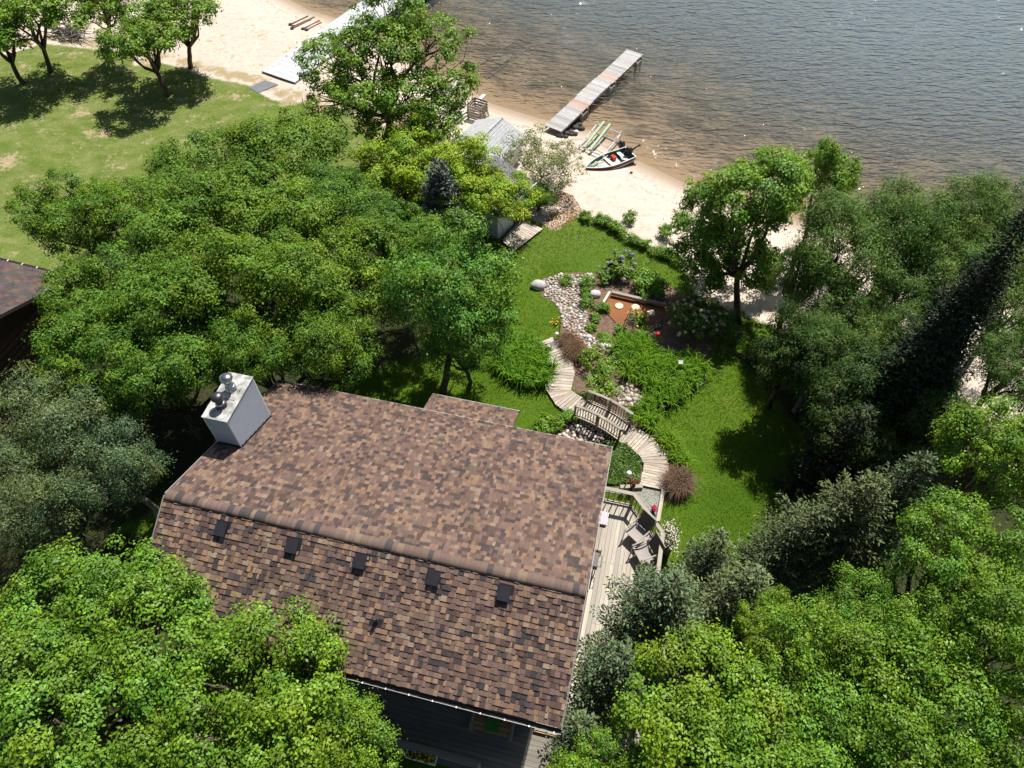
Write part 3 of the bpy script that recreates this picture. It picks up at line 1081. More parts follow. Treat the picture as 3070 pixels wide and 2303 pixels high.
def inside_pts(rng, poly, n, margin=0.0):
    p = np.array(poly)
    lo, hi = p.min(0), p.max(0)
    out = np.zeros((0, 2))
    while len(out) < n:
        q = lo + rng.random((n * 3, 2)) * (hi - lo)
        out = np.r_[out, q[poly_sd(p, q[:, 0], q[:, 1]) > margin]]
    return out[:n]


def poisson_pts(rng, poly, dmin, tries=6000, margin=0.0):
    c = inside_pts(rng, poly, tries, margin)
    keep = []
    cell = {}
    for q in c:
        kx, ky = int(q[0] // dmin), int(q[1] // dmin)
        ok = True
        for i in (-1, 0, 1):
            for j in (-1, 0, 1):
                for r in cell.get((kx + i, ky + j), ()):
                    if (r[0] - q[0]) ** 2 + (r[1] - q[1]) ** 2 < dmin * dmin:
                        ok = False
        if ok:
            keep.append(q)
            cell.setdefault((kx, ky), []).append(q)
    return np.array(keep)


def shrub(kind, label, c, r, h, seed, name='shrub', dens=1.0, group=None, cat='shrub', k=5, flowers=None, leafk=1.0):
    """a low bush: c ground point, r half width, h height"""
    rng = np.random.default_rng(seed)
    mt, pr, de, lpp, leaf, wd, bark = KIND[kind]
    b = Vector(c)
    root = thing(name, label, cat, b, group)
    cc_ = np.array([b.x, b.y, b.z + h * 0.45])
    lb = auto_lobes(rng, cc_, (r, r, h * 0.55), k)
    V, T, cent = clumps(rng, lb, min(pr, 0.35 * r + 0.03), de * dens, lpp, leaf * leafk, wd, upmin=-0.3)
    V[..., 2] = np.maximum(V[..., 2], b.z + 0.005)
    put('foliage', np_mesh('foliage', V - np.array(b), 4, M[mt], T), root, b)
    mb = MB()
    for i in range(7):
        p = cent[rng.integers(len(cent)), :3]
        limb(mb, np.array(b) - np.array([0, 0, 0.05]) + rng.normal(size=3) * [0.05, 0.05, 0], p, 0.02, 0.006, rng, 0.08, 3, 4)
    mb.build('stems', M[bark], root)
    if flowers:
        n, colr, fs, nm = flowers
        up = cent[cent[:, 5] > -0.1]
        sel = up[rng.integers(len(up), size=n)]
        pts = sel[:, :3] + unit(sel[:, 3:]) * pr * 0.8 + np.array([0, 0, 0.05])
        ci = np.repeat(np.arange(n), 14)
        dd = unit(rng.normal(size=(len(ci), 3)))
        pos = pts[ci] + dd * fs * 0.5 * np.array([1, 1, 0.7])
        Vf = leaf_quads(rng, pos, unit(dd + np.array([0, 0, 0.6])), fs * 0.55 * (0.7 + 0.6 * rng.random(len(ci))), 0.9)
        cb = np.array(colr) * (0.8 + 0.35 * rng.random((len(ci), 1)))
        put(nm, np_mesh(nm, Vf - np.array(b), 4, M['petal'], cb), root, b)['kind'] = 'stuff'
    return root


# fine grass blades over the garden lawn
rng = np.random.default_rng(404)
q = np.c_[rng.uniform(-9, 15, 150000), rng.uniform(9.5, 30, 150000)]
sd_ = poly_sd(LAWN, q[:, 0], q[:, 1])
sb_ = np.maximum.reduce([poly_sd(b, q[:, 0], q[:, 1]) for b in (BED_A, BED_B, BED_C)])
wd_ = np.maximum.reduce([poly_sd(w, q[:, 0], q[:, 1]) for w in WOODS])
q = q[(sd_ > -0.15) & (sb_ < 0.03) & (wd_ < 0.2)][:60000]
c = np.c_[q, hgt(q[:, 0], q[:, 1]) + 0.03]
a = rng.random(len(q)) * 6.283
d = np.c_[np.cos(a), np.sin(a), 0.5 + rng.random(len(q))] * (0.030 * (0.6 + rng.random(len(q))))[:, None]
s = np.c_[-np.sin(a), np.cos(a), np.zeros(len(q))] * 0.010
V = np.stack([c - d - s, c - d + s, c + d + s * 0.3, c + d - s * 0.3], 1)
pat = 0.5 + 0.5 * np.sin(q[:, 0] * 1.9 + 2.2 * np.sin(q[:, 1] * 0.9)) * np.cos(q[:, 1] * 1.4)
b = (0.8 + 0.4 * rng.random(len(q))) * (0.85 + 0.3 * pat)
T = np.c_[b * (1 + 0.25 * rng.random(len(q))), b, b]
wh = rng.random(len(q)) < 0.004
T[wh] = [6.0, 4.0, 30.0]
cen = c.mean(0)
tag(put('grass', np_mesh('grass', V - cen, 4, M['grass_blade'], T), None, Vector(cen)), 'short mown grass with clover dots on the garden lawn', 'grass', kind='stuff')

# ------------------------------------------------------------------ house
HA = rad(-13.5)
U = Vector((math.cos(HA), math.sin(HA), 0))          # along the ridge, towards the deck
N = Vector((math.sin(-HA), math.cos(HA), 0))         # towards the lake
UP = Vector((0, 0, 1))
R1 = Vector((1.92, 6.717, 6.5))                       # right end of the ridge
HL, FAR, NEAR = 12.05, 6.06, 3.0                       # ridge length, runs of the two slopes
ZE, ZN = 4.0, 4.9                                     # eave heights, lake side and near side
DROP = {1: 6.5 - ZE, -1: 6.5 - ZN}


def hp(u, v, z):
    """u: metres left of the ridge's right end (negative), v: towards the lake"""
    return Vector((R1.x, R1.y, 0)) + U * u + N * v + UP * z


def zroof(v):
    return 6.5 - (DROP[1] * v / FAR if v >= 0 else DROP[-1] * -v / NEAR)


house = thing('house', 'large house with brown mottled shingle gable roof beside the wooden deck', 'house', hp(-6, 1.5, 0))
roof_mb = MB()
TH = 0.16
for v0, v1 in ((0, FAR), (0, -NEAR)):
    ze_ = zroof(v1) - 0.012
    a, b, c, d = hp(-HL, v0, 6.5 - 0.012), hp(0, v0, 6.5 - 0.012), hp(0, v1, ze_), hp(-HL, v1, ze_)
    dn = Vector((0, 0, -TH))
    o_ = (a, b, c, d) if v1 < 0 else (b, a, d, c)
    roof_mb.add(list(o_) + [p + dn for p in o_], [(3, 2, 1, 0), (4, 5, 6, 7), (0, 1, 5, 4), (1, 2, 6, 5), (2, 3, 7, 6), (3, 0, 4, 7)])
# small roof over the bay on the lake side
BU0, BU1, BV = -6.62, -3.42, 7.05
zb = zroof(BV)
a, b, c, d = hp(BU0, FAR - 0.02, ZE - 0.012), hp(BU1, FAR - 0.02, ZE - 0.012), hp(BU1, BV, zb - 0.012), hp(BU0, BV, zb - 0.012)
roof_mb.add([b, a, d, c] + [p + Vector((0, 0, -TH)) for p in (b, a, d, c)], [(3, 2, 1, 0), (4, 5, 6, 7), (0, 1, 5, 4), (1, 2, 6, 5), (2, 3, 7, 6), (3, 0, 4, 7)])
roof_mb.col = (0.10, 0.075, 0.065)
roof_mb.c = [(0.10, 0.075, 0.065)] * len(roof_mb.f)
roof = roof_mb.build('roof', M['shingle'], house)

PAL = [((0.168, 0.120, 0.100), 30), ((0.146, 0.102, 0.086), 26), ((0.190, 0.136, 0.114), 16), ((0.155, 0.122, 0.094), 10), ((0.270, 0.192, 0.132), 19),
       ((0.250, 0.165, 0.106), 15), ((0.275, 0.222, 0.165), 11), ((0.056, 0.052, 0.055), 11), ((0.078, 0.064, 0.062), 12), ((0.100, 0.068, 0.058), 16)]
PW = [w for _, w in PAL]
rs = random.Random(11)
tabs = []      # (slope, v-run distance from ridge low edge, u0, u1, raised, colour)


def slope_frame(sg):
    run = FAR if sg > 0 else NEAR
    L = math.hypot(run, DROP[sg])
    down = (N * (run if sg > 0 else -run) + UP * -DROP[sg]) / L
    nrm_ = (U.cross(down) if sg < 0 else down.cross(U))
    if nrm_.z < 0:
        nrm_ = -nrm_
    return L, down.normalized(), nrm_.normalized()


EXPO = 0.147
sl = {}
for sg in (1, -1):
    sl[sg] = slope_frame(sg)


def lay_rows(sg, s_lo, s_hi, u_lo, u_hi):
    """s is measured down the slope from the ridge"""
    s = s_hi
    row = 0
    dark_run = 0
    while s > s_lo + 0.02:
        top = max(s - EXPO, s_lo)
        u = u_lo - rs.random() * 0.3
        while u < u_hi:
            w = rs.choice((0.06, 0.09, 0.11, 0.13, 0.14, 0.15, 0.17))
            a_, b_ = max(u, u_lo), min(u + w, u_hi)
            if b_ - a_ > 0.015:
                um, sm = (a_ + b_) / 2, s + 9.0 * sg
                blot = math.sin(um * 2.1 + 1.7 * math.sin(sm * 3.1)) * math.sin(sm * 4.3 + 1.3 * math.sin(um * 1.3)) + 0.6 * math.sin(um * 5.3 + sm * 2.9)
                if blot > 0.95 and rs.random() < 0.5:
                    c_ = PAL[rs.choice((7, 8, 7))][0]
                else:
                    c_ = rs.choices([p for p, _ in PAL], PW)[0]
                j = rs.uniform(0.9, 1.1)
                j *= 0.92
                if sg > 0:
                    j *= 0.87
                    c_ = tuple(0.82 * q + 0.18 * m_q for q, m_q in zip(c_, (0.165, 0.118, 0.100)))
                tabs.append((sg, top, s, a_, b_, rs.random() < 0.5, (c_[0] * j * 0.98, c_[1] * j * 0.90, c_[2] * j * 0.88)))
            u += w
        s -= EXPO
        row += 1


lay_rows(-1, 0.14, sl[-1][0] + 0.03, -HL - 0.02, 0.02)
lay_rows(1, 0.14, sl[1][0] + 0.03, -HL - 0.02, 0.02)
lay_rows(1, sl[1][0] + 0.03, sl[1][0] + (BV - FAR) * math.hypot(FAR, 2.5) / FAR, BU0 - 0.02, BU1 + 0.02)
RT = hp(0, 0, 6.5)


def tab_geo(mb, tb):
    sg, s0, s1, u0, u1, raised, c_ = tb
    L, dn, nm = sl[sg]
    hi = (0.036 if raised else 0.018) if sg < 0 else (0.024 if raised else 0.012)
    s0b = s0 - 0.03
    s1b = s1 - (0 if raised else 0.012)
    g = 0.0025
    def pt(u, s, h):
        return RT + U * u + dn * s + nm * h
    A, B, Cc, D = pt(u0 + g, s1b, hi), pt(u1 - g, s1b, hi), pt(u1 - g, s0b, 0.003 + (0.004 if raised else 0)), pt(u0 + g, s0b, 0.003 + (0.004 if raised else 0))
    E_, F_ = pt(u0 + g, s1b, -0.004), pt(u1 - g, s1b, -0.004)
    mb.col = c_
    top = (0, 1, 2, 3) if sg < 0 else (3, 2, 1, 0)
    mb.add([A, B, Cc, D, E_, F_], [top, (0, 4, 5, 1) if sg < 0 else (1, 5, 4, 0), (0, 3, 4) if sg < 0 else (4, 3, 0), (1, 5, 2) if sg < 0 else (2, 5, 1)])


def tab_rank(tb):
    p = RT + U * ((tb[3] + tb[4]) / 2) + sl[tb[0]][1] * tb[2]
    sx, sy = proj(p)
    hidden = sx < 960 + (sy - 1700) * 0.45 or sy > 2170
    return (1e3 if hidden or tb[0] > 0 or tb[4] - tb[3] < 0.12 else 0) + (p - Vector((0, 0, CAM_H))).length


order = sorted(range(len(tabs)), key=lambda i: tab_rank(tabs[i]))
solo = set(order[:300])
bulk = MB()
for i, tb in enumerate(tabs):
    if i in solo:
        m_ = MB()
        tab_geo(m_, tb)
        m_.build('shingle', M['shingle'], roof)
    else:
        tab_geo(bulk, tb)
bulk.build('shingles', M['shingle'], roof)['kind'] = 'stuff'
# rounded ridge caps
u = -HL - 0.02
capc = [(0.172, 0.120, 0.10), (0.165, 0.115, 0.095), (0.185, 0.13, 0.108), (0.16, 0.112, 0.092), (0.22, 0.16, 0.115), (0.075, 0.066, 0.066), (0.16, 0.11, 0.095)]
while u < 0:
    w = rs.choice((0.13, 0.16, 0.2))
    e = min(u + w, 0.02)
    m_ = MB()
    m_.col = tuple(0.84 * q for q in rs.choice(capc))
    prof = [(1, 0.17, 0.020), (1, 0.06, 0.026), (1, 0.015, 0.018), (-1, 0.015, 0.018), (-1, 0.06, 0.026), (-1, 0.17, 0.036), (-1, 0.172, 0.0)]
    vs = []
    for uu, lift in ((u + 0.002, 0.0), (e - 0.002, 0.004)):
        for sg, s, h_ in prof:
            vs.append(RT + U * uu + sl[sg][1] * s + sl[sg][2] * (h_ + lift))
    k = len(prof)
    m_.add(vs, [(i + 1, i, i + k, i + k + 1) for i in range(k - 1)])
    m_.build('ridge_cap', M['shingle'], roof, smooth=True)
    u = e

# fascia / drip edge
dm = MB()
dm.beam(hp(-HL - 0.03, FAR + 0.035, ZE - 0.07), hp(0.03, FAR + 0.035, ZE - 0.07), 0.03, 0.14)
dm.beam(hp(BU0 - 0.03, BV + 0.03, zb - 0.07), hp(BU1 + 0.03, BV + 0.03, zb - 0.07), 0.03, 0.14)
for uu in (-HL - 0.045, 0.045):
    dm.beam(hp(uu, 0, 6.5 - 0.07), hp(uu, FAR + 0.03, ZE - 0.075), 0.03, 0.15)
    dm.beam(hp(uu, 0, 6.5 - 0.07), hp(uu, -NEAR - 0.03, ZN - 0.075), 0.03, 0.15)
dm.build('fascia', plain('fascia_paint', (0.25, 0.23, 0.21), 0.5), house)

# gutter along the near eave
gm = MB()
gv = -NEAR - 0.10
zg = ZN - 0.10
for a_, b_, w_, h_ in ((gv, zg - 0.055, 0.12, 0.012), (gv + 0.055, zg, 0.012, 0.11)):
    gm.beam(hp(-HL, a_, b_), hp(0.05, a_, b_), w_, h_)
gut = gm.build('gutter', M['gutter'], house)
gl_ = MB()
gl_.beam(hp(-HL, gv - 0.066, zg + 0.03), hp(0.05, gv - 0.066, zg + 0.03), 0.012, 0.05)
gl_.build('gutter_lip', M['gutter_lip'], gut)
for i in range(19):
    uu = -HL + 0.4 + i * 0.64
    hm = MB().beam(hp(uu, gv - 0.085, zg + 0.06), hp(uu, gv - 0.045, zg + 0.06), 0.03, 0.02)
    hm.build('gutter_bracket', M['white_paint'], gut)

# walls
wm = MB()
wu0, wu1, wv0, wv1 = -HL + 0.5, -0.75, -2.06, FAR - 0.5
for a_, b_ in (((wu0, wv0), (wu1, wv0)), ((wu1, wv0), (wu1, wv1)), ((wu1, wv1), (wu0, wv1)), ((wu0, wv1), (wu0, wv0))):
    p, q = hp(*a_, 0), hp(*b_, 0)
    z0, z1_ = zroof(a_[1]) - 0.2, zroof(b_[1]) - 0.2
    wm.add([p, q, Vector((q.x, q.y, z1_)), Vector((p.x, p.y, z0))], [(0, 1, 2, 3)])
# gable peaks
for uu in (wu0, wu1):
    wm.add([hp(uu, wv0, zroof(wv0) - 0.2), hp(uu, wv1, zroof(wv1) - 0.2), hp(uu, 0, 6.25)], [(0, 1, 2)])
# bay walls on the lake side
p, q = hp(BU0 + 0.35, BV - 0.35, 0), hp(BU1 - 0.35, BV - 0.35, 0)
p2, q2 = hp(BU0 + 0.35, wv1, 0), hp(BU1 - 0.35, wv1, 0)
for s_, e_ in ((p2, p), (p, q), (q, q2)):
    wm.add([s_, e_, e_ + UP * (zb - 0.1), s_ + UP * (zb - 0.1)], [(0, 1, 2, 3)])
wall = wm.build('wall', M['grey_wall'], house)
# window and door openings on the porch side
for uu, w_, z0, z1_ in ((-4.35, 1.5, 1.75, 2.9), (-8.6, 1.6, 1.75, 2.9), (-6.4, 0.95, 0.72, 2.75)):
    f_ = MB()
    c0, c1 = hp(uu - w_ / 2, wv0 - 0.03, 0), hp(uu + w_ / 2, wv0 - 0.03, 0)
    for za, zb_ in ((z0, z0 + 0.08), (z1_ - 0.08, z1_)):
        f_.beam(c0 + UP * (za + zb_) / 2, c1 + UP * (za + zb_) / 2, 0.08, zb_ - za)
    for cc0 in (c0, c1, (c0 + c1) / 2):
        f_.beam(cc0 + UP * z0, cc0 + UP * z1_, 0.06, 0.06)
    wn_ = f_.build('door' if w_ < 1 else 'window', M['white_paint'], house)
    g_ = MB().beam((c0 + N * 0.01) + UP * (z0 + z1_) / 2, (c1 + N * 0.01) + UP * (z0 + z1_) / 2, 0.02, z1_ - z0 - 0.1)
    g_.build('pane', M['glass'], wn_)
# tall glass door towards the deck
for vv in (4.2, 2.0):
    f_ = MB()
    c0, c1 = hp(wu1 + 0.03, vv - 0.9, 0), hp(wu1 + 0.03, vv + 0.9, 0)
    for za in (0.8, 2.85):
        f_.beam(c0 + UP * za, c1 + UP * za, 0.08, 0.08)
    for cc0 in (c0, c1, (c0 + c1) / 2):
        f_.beam(cc0 + UP * 0.76, cc0 + UP * 2.89, 0.07, 0.07)
    wn_ = f_.build('glass_door', M['white_paint'], house)
    MB().beam(c0 - U * 0.015 + UP * 1.82, c1 - U * 0.015 + UP * 1.82, 0.02, 2.0).build('pane', M['glass'], wn_)

# five box vents and a plumbing vent on the near slope
for sx, sy in ((667, 1585), (880, 1635), (1083, 1681), (1303, 1731), (1513, 1777)):
    # find slope coordinates under the pixel
    r_ = Vector(ray(sx, sy))
    o_ = Vector((0, 0, CAM_H))
    L, dn, nm = sl[-1]
    t_ = (RT - o_).dot(nm) / r_.dot(nm)
    p = o_ + r_ * t_
    v_ = MB()
    v_.box(p + nm * 0.015, (0.46, 0.46, 0.012), U, -dn, nm)
    vent = v_.build('roof_vent', M['black_plastic'], house)
    hm = MB()
    A = [p + U * (i * 0.15) + dn * (j * 0.15) for i, j in ((-1, -1), (1, -1), (1, 1), (-1, 1))]
    hts = (0.08, 0.08, 0.12, 0.12)
    B = [p + U * (i * 0.15) + dn * (j * 0.17) + nm * h_ for (i, j), h_ in zip(((-1, -1), (1, -1), (1, 1), (-1, 1)), hts)]
    hm.add(A + B, [(4, 7, 6, 5), (0, 4, 5, 1), (1, 5, 6, 2), (2, 6, 7, 3), (3, 7, 4, 0)])
    hm.box(p + nm * 0.112 + dn * 0.01, (0.33, 0.38, 0.018), U, (-dn + nm * -0.12).normalized())
    hm.build('hood', M['black_plastic'], vent)
r_ = Vector(ray(1128, 1866))
L, dn, nm = sl[-1]
p = Vector((0, 0, CAM_H)) + r_ * ((RT - Vector((0, 0, CAM_H))).dot(nm) / r_.dot(nm))
fl = MB().box(p + nm * 0.02, (0.36, 0.22, 0.01), U, -dn, nm).build('pipe_flashing', M['black_plastic'], house)
MB().tube([p, p + UP * 0.08, p + UP * 0.30], [0.085, 0.05, 0.05], 10).build('vent_pipe', M['black_plastic'], fl)

# chimney chase
CU0, CU1, CV0, CV1, CZ = -12.02, -11.26, 2.43, 4.10, 6.93
ch = MB()
cpts = [hp(CU0, CV0, 0), hp(CU1, CV0, 0), hp(CU1, CV1, 0), hp(CU0, CV1, 0)]
ins = 0.02
cin = [hp(CU0 + ins, CV0 + ins, 0), hp(CU1 - ins, CV0 + ins, 0), hp(CU1 - ins, CV1 - ins, 0), hp(CU0 + ins, CV1 - ins, 0)]
ch.add([p + UP * 0 for p in cin] + [p + UP * (CZ - 0.02) for p in cin], [(0, 1, 5, 4), (1, 2, 6, 5), (2, 3, 7, 6), (3, 0, 4, 7), (4, 5, 6, 7)])
chim = ch.build('chimney', M['chim_siding'], house)
STEP = 0.098
for fi, (a_, b_) in enumerate(((0, 1), (1, 2))):
    A, B = cpts[a_], cpts[b_]
    d_ = (B - A).normalized()
    out = d_.cross(UP)
    z = CZ - 0.03
    while z > 4.55:
        A2, B2 = A.copy(), B.copy()
        if fi == 1:
            # boards end on the roof slope
            pass
        m_ = MB()
        m_.add([A2 + UP * (z - STEP) + out * 0.034, B2 + UP * (z - STEP) + out * 0.034, B2 + UP * z, A2 + UP * z,
                A2 + UP * (z - STEP) - out * 0.01, B2 + UP * (z - STEP) - out * 0.01], [(0, 1, 2, 3), (4, 5, 1, 0)])
        m_.build('siding_board', M['chim_siding'], chim)
        z -= STEP
cm = MB()
for p in cpts[:3]:
    cm.beam(p + UP * 3.6, p + UP * (CZ - 0.02), 0.05, 0.05)
cm.build('corner_trim', M['white_siding'], chim)
cp_ = MB()
mid = hp((CU0 + CU1) / 2, (CV0 + CV1) / 2, CZ)
cp_.box(mid, (CU1 - CU0 + 0.08, CV1 - CV0 + 0.08, 0.05), U, N)
cp_.box(mid + N * 0.2 + UP * 0.03, (0.52, 0.60, 0.02), U, N)
cap = cp_.build('cap_plate', M['cap_metal'], chim)


def flue(vv, r, hh_, mat, capm):
    c0 = hp((CU0 + CU1) / 2 - 0.02, vv, CZ + 0.02)
    m_ = MB().lathe(c0, [(r * 1.55, 0), (r * 1.5, 0.03), (r * 1.15, 0.10), (r, 0.12), (r, hh_)], 16)
    m_.build('flue_pipe', M[mat], chim, smooth=True)
    MB().lathe(c0 + UP * hh_, [(r * 0.8, 0), (r * 1.5, 0.02), (r * 1.62, 0.06), (r * 1.55, 0.12), (r * 1.2, 0.17), (r * 0.5, 0.20)], 16).build('flue_cap', M[capm], chim, smooth=True)
    MB().lathe(c0 + UP * 0.13, [(r * 1.25, 0), (r * 1.28, 0.03), (r * 1.05, 0.06)], 16).build('storm_collar', M['steel'], chim, smooth=True)


fs_ = MB()
for a_, b_ in ((hp(CU0, CV0 - 0.02, zroof(CV0) + 0.03), hp(CU1 + 0.02, CV0 - 0.02, zroof(CV0) + 0.03)), (hp(CU1 + 0.03, CV0, zroof(CV0) + 0.03), hp(CU1 + 0.03, CV1, zroof(CV1) + 0.03))):
    fs_.beam(a_, b_, 0.05, 0.10)
fs_.build('flashing', M['gutter'], chim)
flue(CV0 + 0.48, 0.115, 0.36, 'dark_steel', 'dark_steel')
flue(CV0 + 1.12, 0.125, 0.46, 'steel', 'steel')

# ------------------------------------------------------------------ deck along the house
ZD = 0.75
deck = thing('side_deck', 'weathered grey plank deck along the side of the big house', 'deck', hp(0.8, 2, 0))
rg = random.Random(3)
DP = 0.145
uu = -0.70
while uu < 2.34:
    vend = 5.82 if uu + DP < 1.16 else 5.82 - (uu + DP / 2 - 1.16) * 1.076
    cuts = sorted(rg.sample([-0.6, 1.2, 2.6, 3.4], 2))
    vs_ = [-2.42] + [c for c in cuts if c < vend - 0.6] + [vend]
    for a_, b_ in zip(vs_[:-1], vs_[1:]):
        z = ZD - 0.019 + rg.uniform(-0.003, 0.003)
        board('deck_plank', hp(uu + DP / 2, a_ + 0.004, z), hp(uu + DP / 2, b_ - 0.004, z), DP - 0.008, 0.038, M['grey_deck'], deck)
    uu += DP
sk = MB()
edge = [(-0.7, 5.84), (1.17, 5.84), (2.36, 4.56), (2.36, -2.44), (-0.7, -2.44)]
for (a_, b_), (c_, d_) in zip(edge[:-1], edge[1:]):
    sk.beam(hp(a_, b_, ZD - 0.16), hp(c_, d_, ZD - 0.16), 0.04, 0.235)
sk.build('rim_joist', M['cedar'], deck)
pm = MB()
for a_, b_ in ((1.1, 5.6), (2.2, 4.4), (2.2, 1.0), (2.2, -2.2), (0.2, 5.6)):
    pm.beam(hp(a_, b_, -0.05), hp(a_, b_, ZD - 0.05), 0.12, 0.12)
pm.build('deck_post', M['timber'], deck)

rail = thing('deck_railing', 'grey wooden railing with dark balusters round the deck corner', 'railing', hp(1.2, 5.8, ZD))
RP = [(-0.6, 5.78), (1.14, 5.78), (2.31, 4.53), (2.31, 3.95), (2.31, 1.0), (2.31, -2.3)]
for i, (a_, b_) in enumerate(RP):
    if i:
        MB().beam(hp(a_, b_, ZD), hp(a_, b_, ZD + 0.93), 0.09, 0.09).build('post', M['rail_wood'], rail)
for (a_, b_), (c_, d_) in zip(RP[:-1], RP[1:]):
    p, q = hp(a_, b_, ZD + 0.95), hp(c_, d_, ZD + 0.95)
    board('cap_rail', p, q, 0.14, 0.038, M['rail_wood'], rail)
    board('rail', p - UP * 0.07, q - UP * 0.07, 0.038, 0.085, M['rail_wood'], rail)
    board('rail', p - UP * 0.85, q - UP * 0.85, 0.038, 0.085, M['rail_wood'], rail)
    L = (q - p).length
    n = max(2, int(L / 0.20))
    for k in range(1, n):
        c = p.lerp(q, k / n)
        board('baluster', c - UP * 0.83, c - UP * 0.06, 0.032, 0.032, M['rail_wood'], rail, up=(1, 0, 0))

# porch on the near side, one step lower
ZP = 0.57
porch = thing('porch_deck', 'dark shaded plank porch under the near eave of the big house', 'porch', hp(-4, -3, 0))
vv = -2.1
while vv > -5.4:
    v1_ = vv - 0.145
    if v1_ < -2.44:
        u_end = 2.0
    else:
        u_end = -0.74
    u_lo = -9.5 if vv > -3.9 else -2.0
    cut = rg.uniform(-5.5, -1.2) if u_lo < -5 else rg.uniform(-1.0, 0.8)
    for a_, b_ in ((u_lo, cut), (cut, u_end)):
        z = ZP - 0.019 + rg.uniform(-0.003, 0.003)
        board('porch_plank', hp(a_ + 0.004, vv - 0.0725, z), hp(b_ - 0.004, vv - 0.0725, z), 0.137, 0.038, M['porch_board'], porch)
    vv -= 0.145
pr_ = thing('porch_railing', 'dark wooden railing along the shaded porch', 'railing', hp(-5, -3.8, ZP))
p, q = hp(-9.4, -3.82, ZP + 0.92), hp(-2.05, -3.82, ZP + 0.92)
board('cap_rail', p, q, 0.16, 0.04, M['timber'], pr_)
board('rail', p - UP * 0.8, q - UP * 0.8, 0.04, 0.09, M['timber'], pr_)
for k in range(42):
    c = p.lerp(q, (k + 0.5) / 42)
    board('baluster', c - UP * 0.76, c - UP * 0.02, 0.034, 0.034, M['timber'], pr_, up=(1, 0, 0))
for k in range(5):
    c = p.lerp(q, k / 4)
    MB().beam(c - UP * 0.92, c - UP * 0.02, 0.09, 0.09).build('post', M['timber'], pr_)
# rustic bench with a green cushion
bc = hp(-1.95, -2.62, ZP)
bench = thing('log_bench', 'rustic log bench with arms and a green cushion on the dark porch', 'bench', bc)
for a_ in (-0.62, 0.62):
    for v_ in (-0.22, 0.26):
        MB().tube([bc + U * a_ + N * v_, bc + U * a_ + N * v_ + UP * (0.62 if v_ < 0 else 0.95)], 0.05, 8).build('leg', M['cedar'], bench)
    MB().tube([bc + U * a_ + N * -0.34 + UP * 0.64, bc + U * a_ + N * 0.3 + UP * 0.64], 0.055, 8).build('armrest', M['old_wood'], bench)
for k in range(4):
    board('seat_slat', bc + U * -0.66 + N * (-0.2 + k * 0.13) + UP * 0.42, bc + U * 0.66 + N * (-0.2 + k * 0.13) + UP * 0.42, 0.11, 0.04, M['cedar'], bench)
for k in range(3):
    board('back_slat', bc + U * -0.64 + N * 0.3 + UP * (0.58 + k * 0.15), bc + U * 0.64 + N * 0.3 + UP * (0.58 + k * 0.15), 0.03, 0.1, M['cedar'], bench)
cm = MB()
cm.box(bc + N * -0.02 + UP * 0.49, (0.42, 0.42, 0.10), (U + N * 0.12).normalized(), (N - U * 0.12).normalized())
one('seat_cushion', 'green square cushion lying on the log bench', 'cushion', cm, M['green_cushion'], bc + UP * 0.44)
# planter box with yellow flowers
pc = hp(-3.75, -4.02, 0)
pl = thing('flower_box', 'long planter with yellow flowers hung outside the porch railing', 'planter', pc + UP * 1.1)
for s_ in (-1, 1):
    MB().beam(pc + U * -0.45 + N * (s_ * 0.1) + UP * 1.22, pc + U * 0.45 + N * (s_ * 0.1) + UP * 1.22, 0.02, 0.2).build('side_board', M['white_paint'], pl)
    MB().beam(pc + U * (s_ * 0.45) + N * -0.1 + UP * 1.22, pc + U * (s_ * 0.45) + N * 0.1 + UP * 1.22, 0.02, 0.2).build('end_board', M['white_paint'], pl)
MB().box(pc + UP * 1.2, (0.88, 0.18, 0.16), U, N).build('soil', M['edge_black'], pl)
rng = np.random.default_rng(8)
fc = np.array([np.array(pc + U * rng.uniform(-0.4, 0.4) + N * rng.uniform(-0.12, 0.12) + UP * rng.uniform(1.32, 1.5)) for _ in range(160)])
Vf = leaf_quads(rng, fc, unit(rng.normal(size=fc.shape) + [0, 0, 1]), 0.07 * np.ones(len(fc)), 0.9)
cl_ = np.where(rng.random((len(fc), 1)) < 0.5, [[0.75, 0.5, 0.03]], [[0.05, 0.11, 0.02]])
put('flowers', np_mesh('flowers', Vf - np.array(pl.location), 4, M['petal'], cl_), pl, pl.location)

# bench with striped cushion and a black grill tucked under the roof edge
b0 = hp(0.20, 4.35, ZD)
bb = thing('side_bench', 'pale wooden bench half hidden under the roof edge on the deck', 'bench', b0)
for k in range(3):
    board('seat_slat', b0 + N * -0.75 + U * (-0.16 + k * 0.13) + UP * 0.42, b0 + N * 0.75 + U * (-0.16 + k * 0.13) + UP * 0.42, 0.115, 0.035, M['old_wood'], bb)
for a_ in (-0.16, 0.14):
    for v_ in (-0.65, 0.65):
        MB().beam(b0 + U * a_ + N * v_, b0 + U * a_ + N * v_ + UP * 0.40, 0.06, 0.06).build('leg', M['old_wood'], bb)
one('striped_cushion', 'striped cushion lying at the end of the pale side bench', 'cushion', MB().box(b0 + N * 0.45 + U * 0.02 + UP * 0.50, (0.34, 0.5, 0.12), U, N), M['striped'], b0 + N * 0.45 + UP * 0.44)
g0 = hp(0.14, 3.05, ZD)
gr = thing('barbecue_grill', 'black barbecue grill with a loop handle beside the house wall', 'grill', g0)
MB().box(g0 + UP * 0.75, (0.34, 0.5, 0.28), U, N).build('body', M['black_metal'], gr)
MB().tube([g0 + U * 0.17 + N * -0.2 + UP * 0.8, g0 + U * 0.27 + N * -0.2 + UP * 0.8, g0 + U * 0.27 + N * 0.2 + UP * 0.8, g0 + U * 0.17 + N * 0.2 + UP * 0.8], 0.014, 6).build('handle', M['black_metal'], gr)
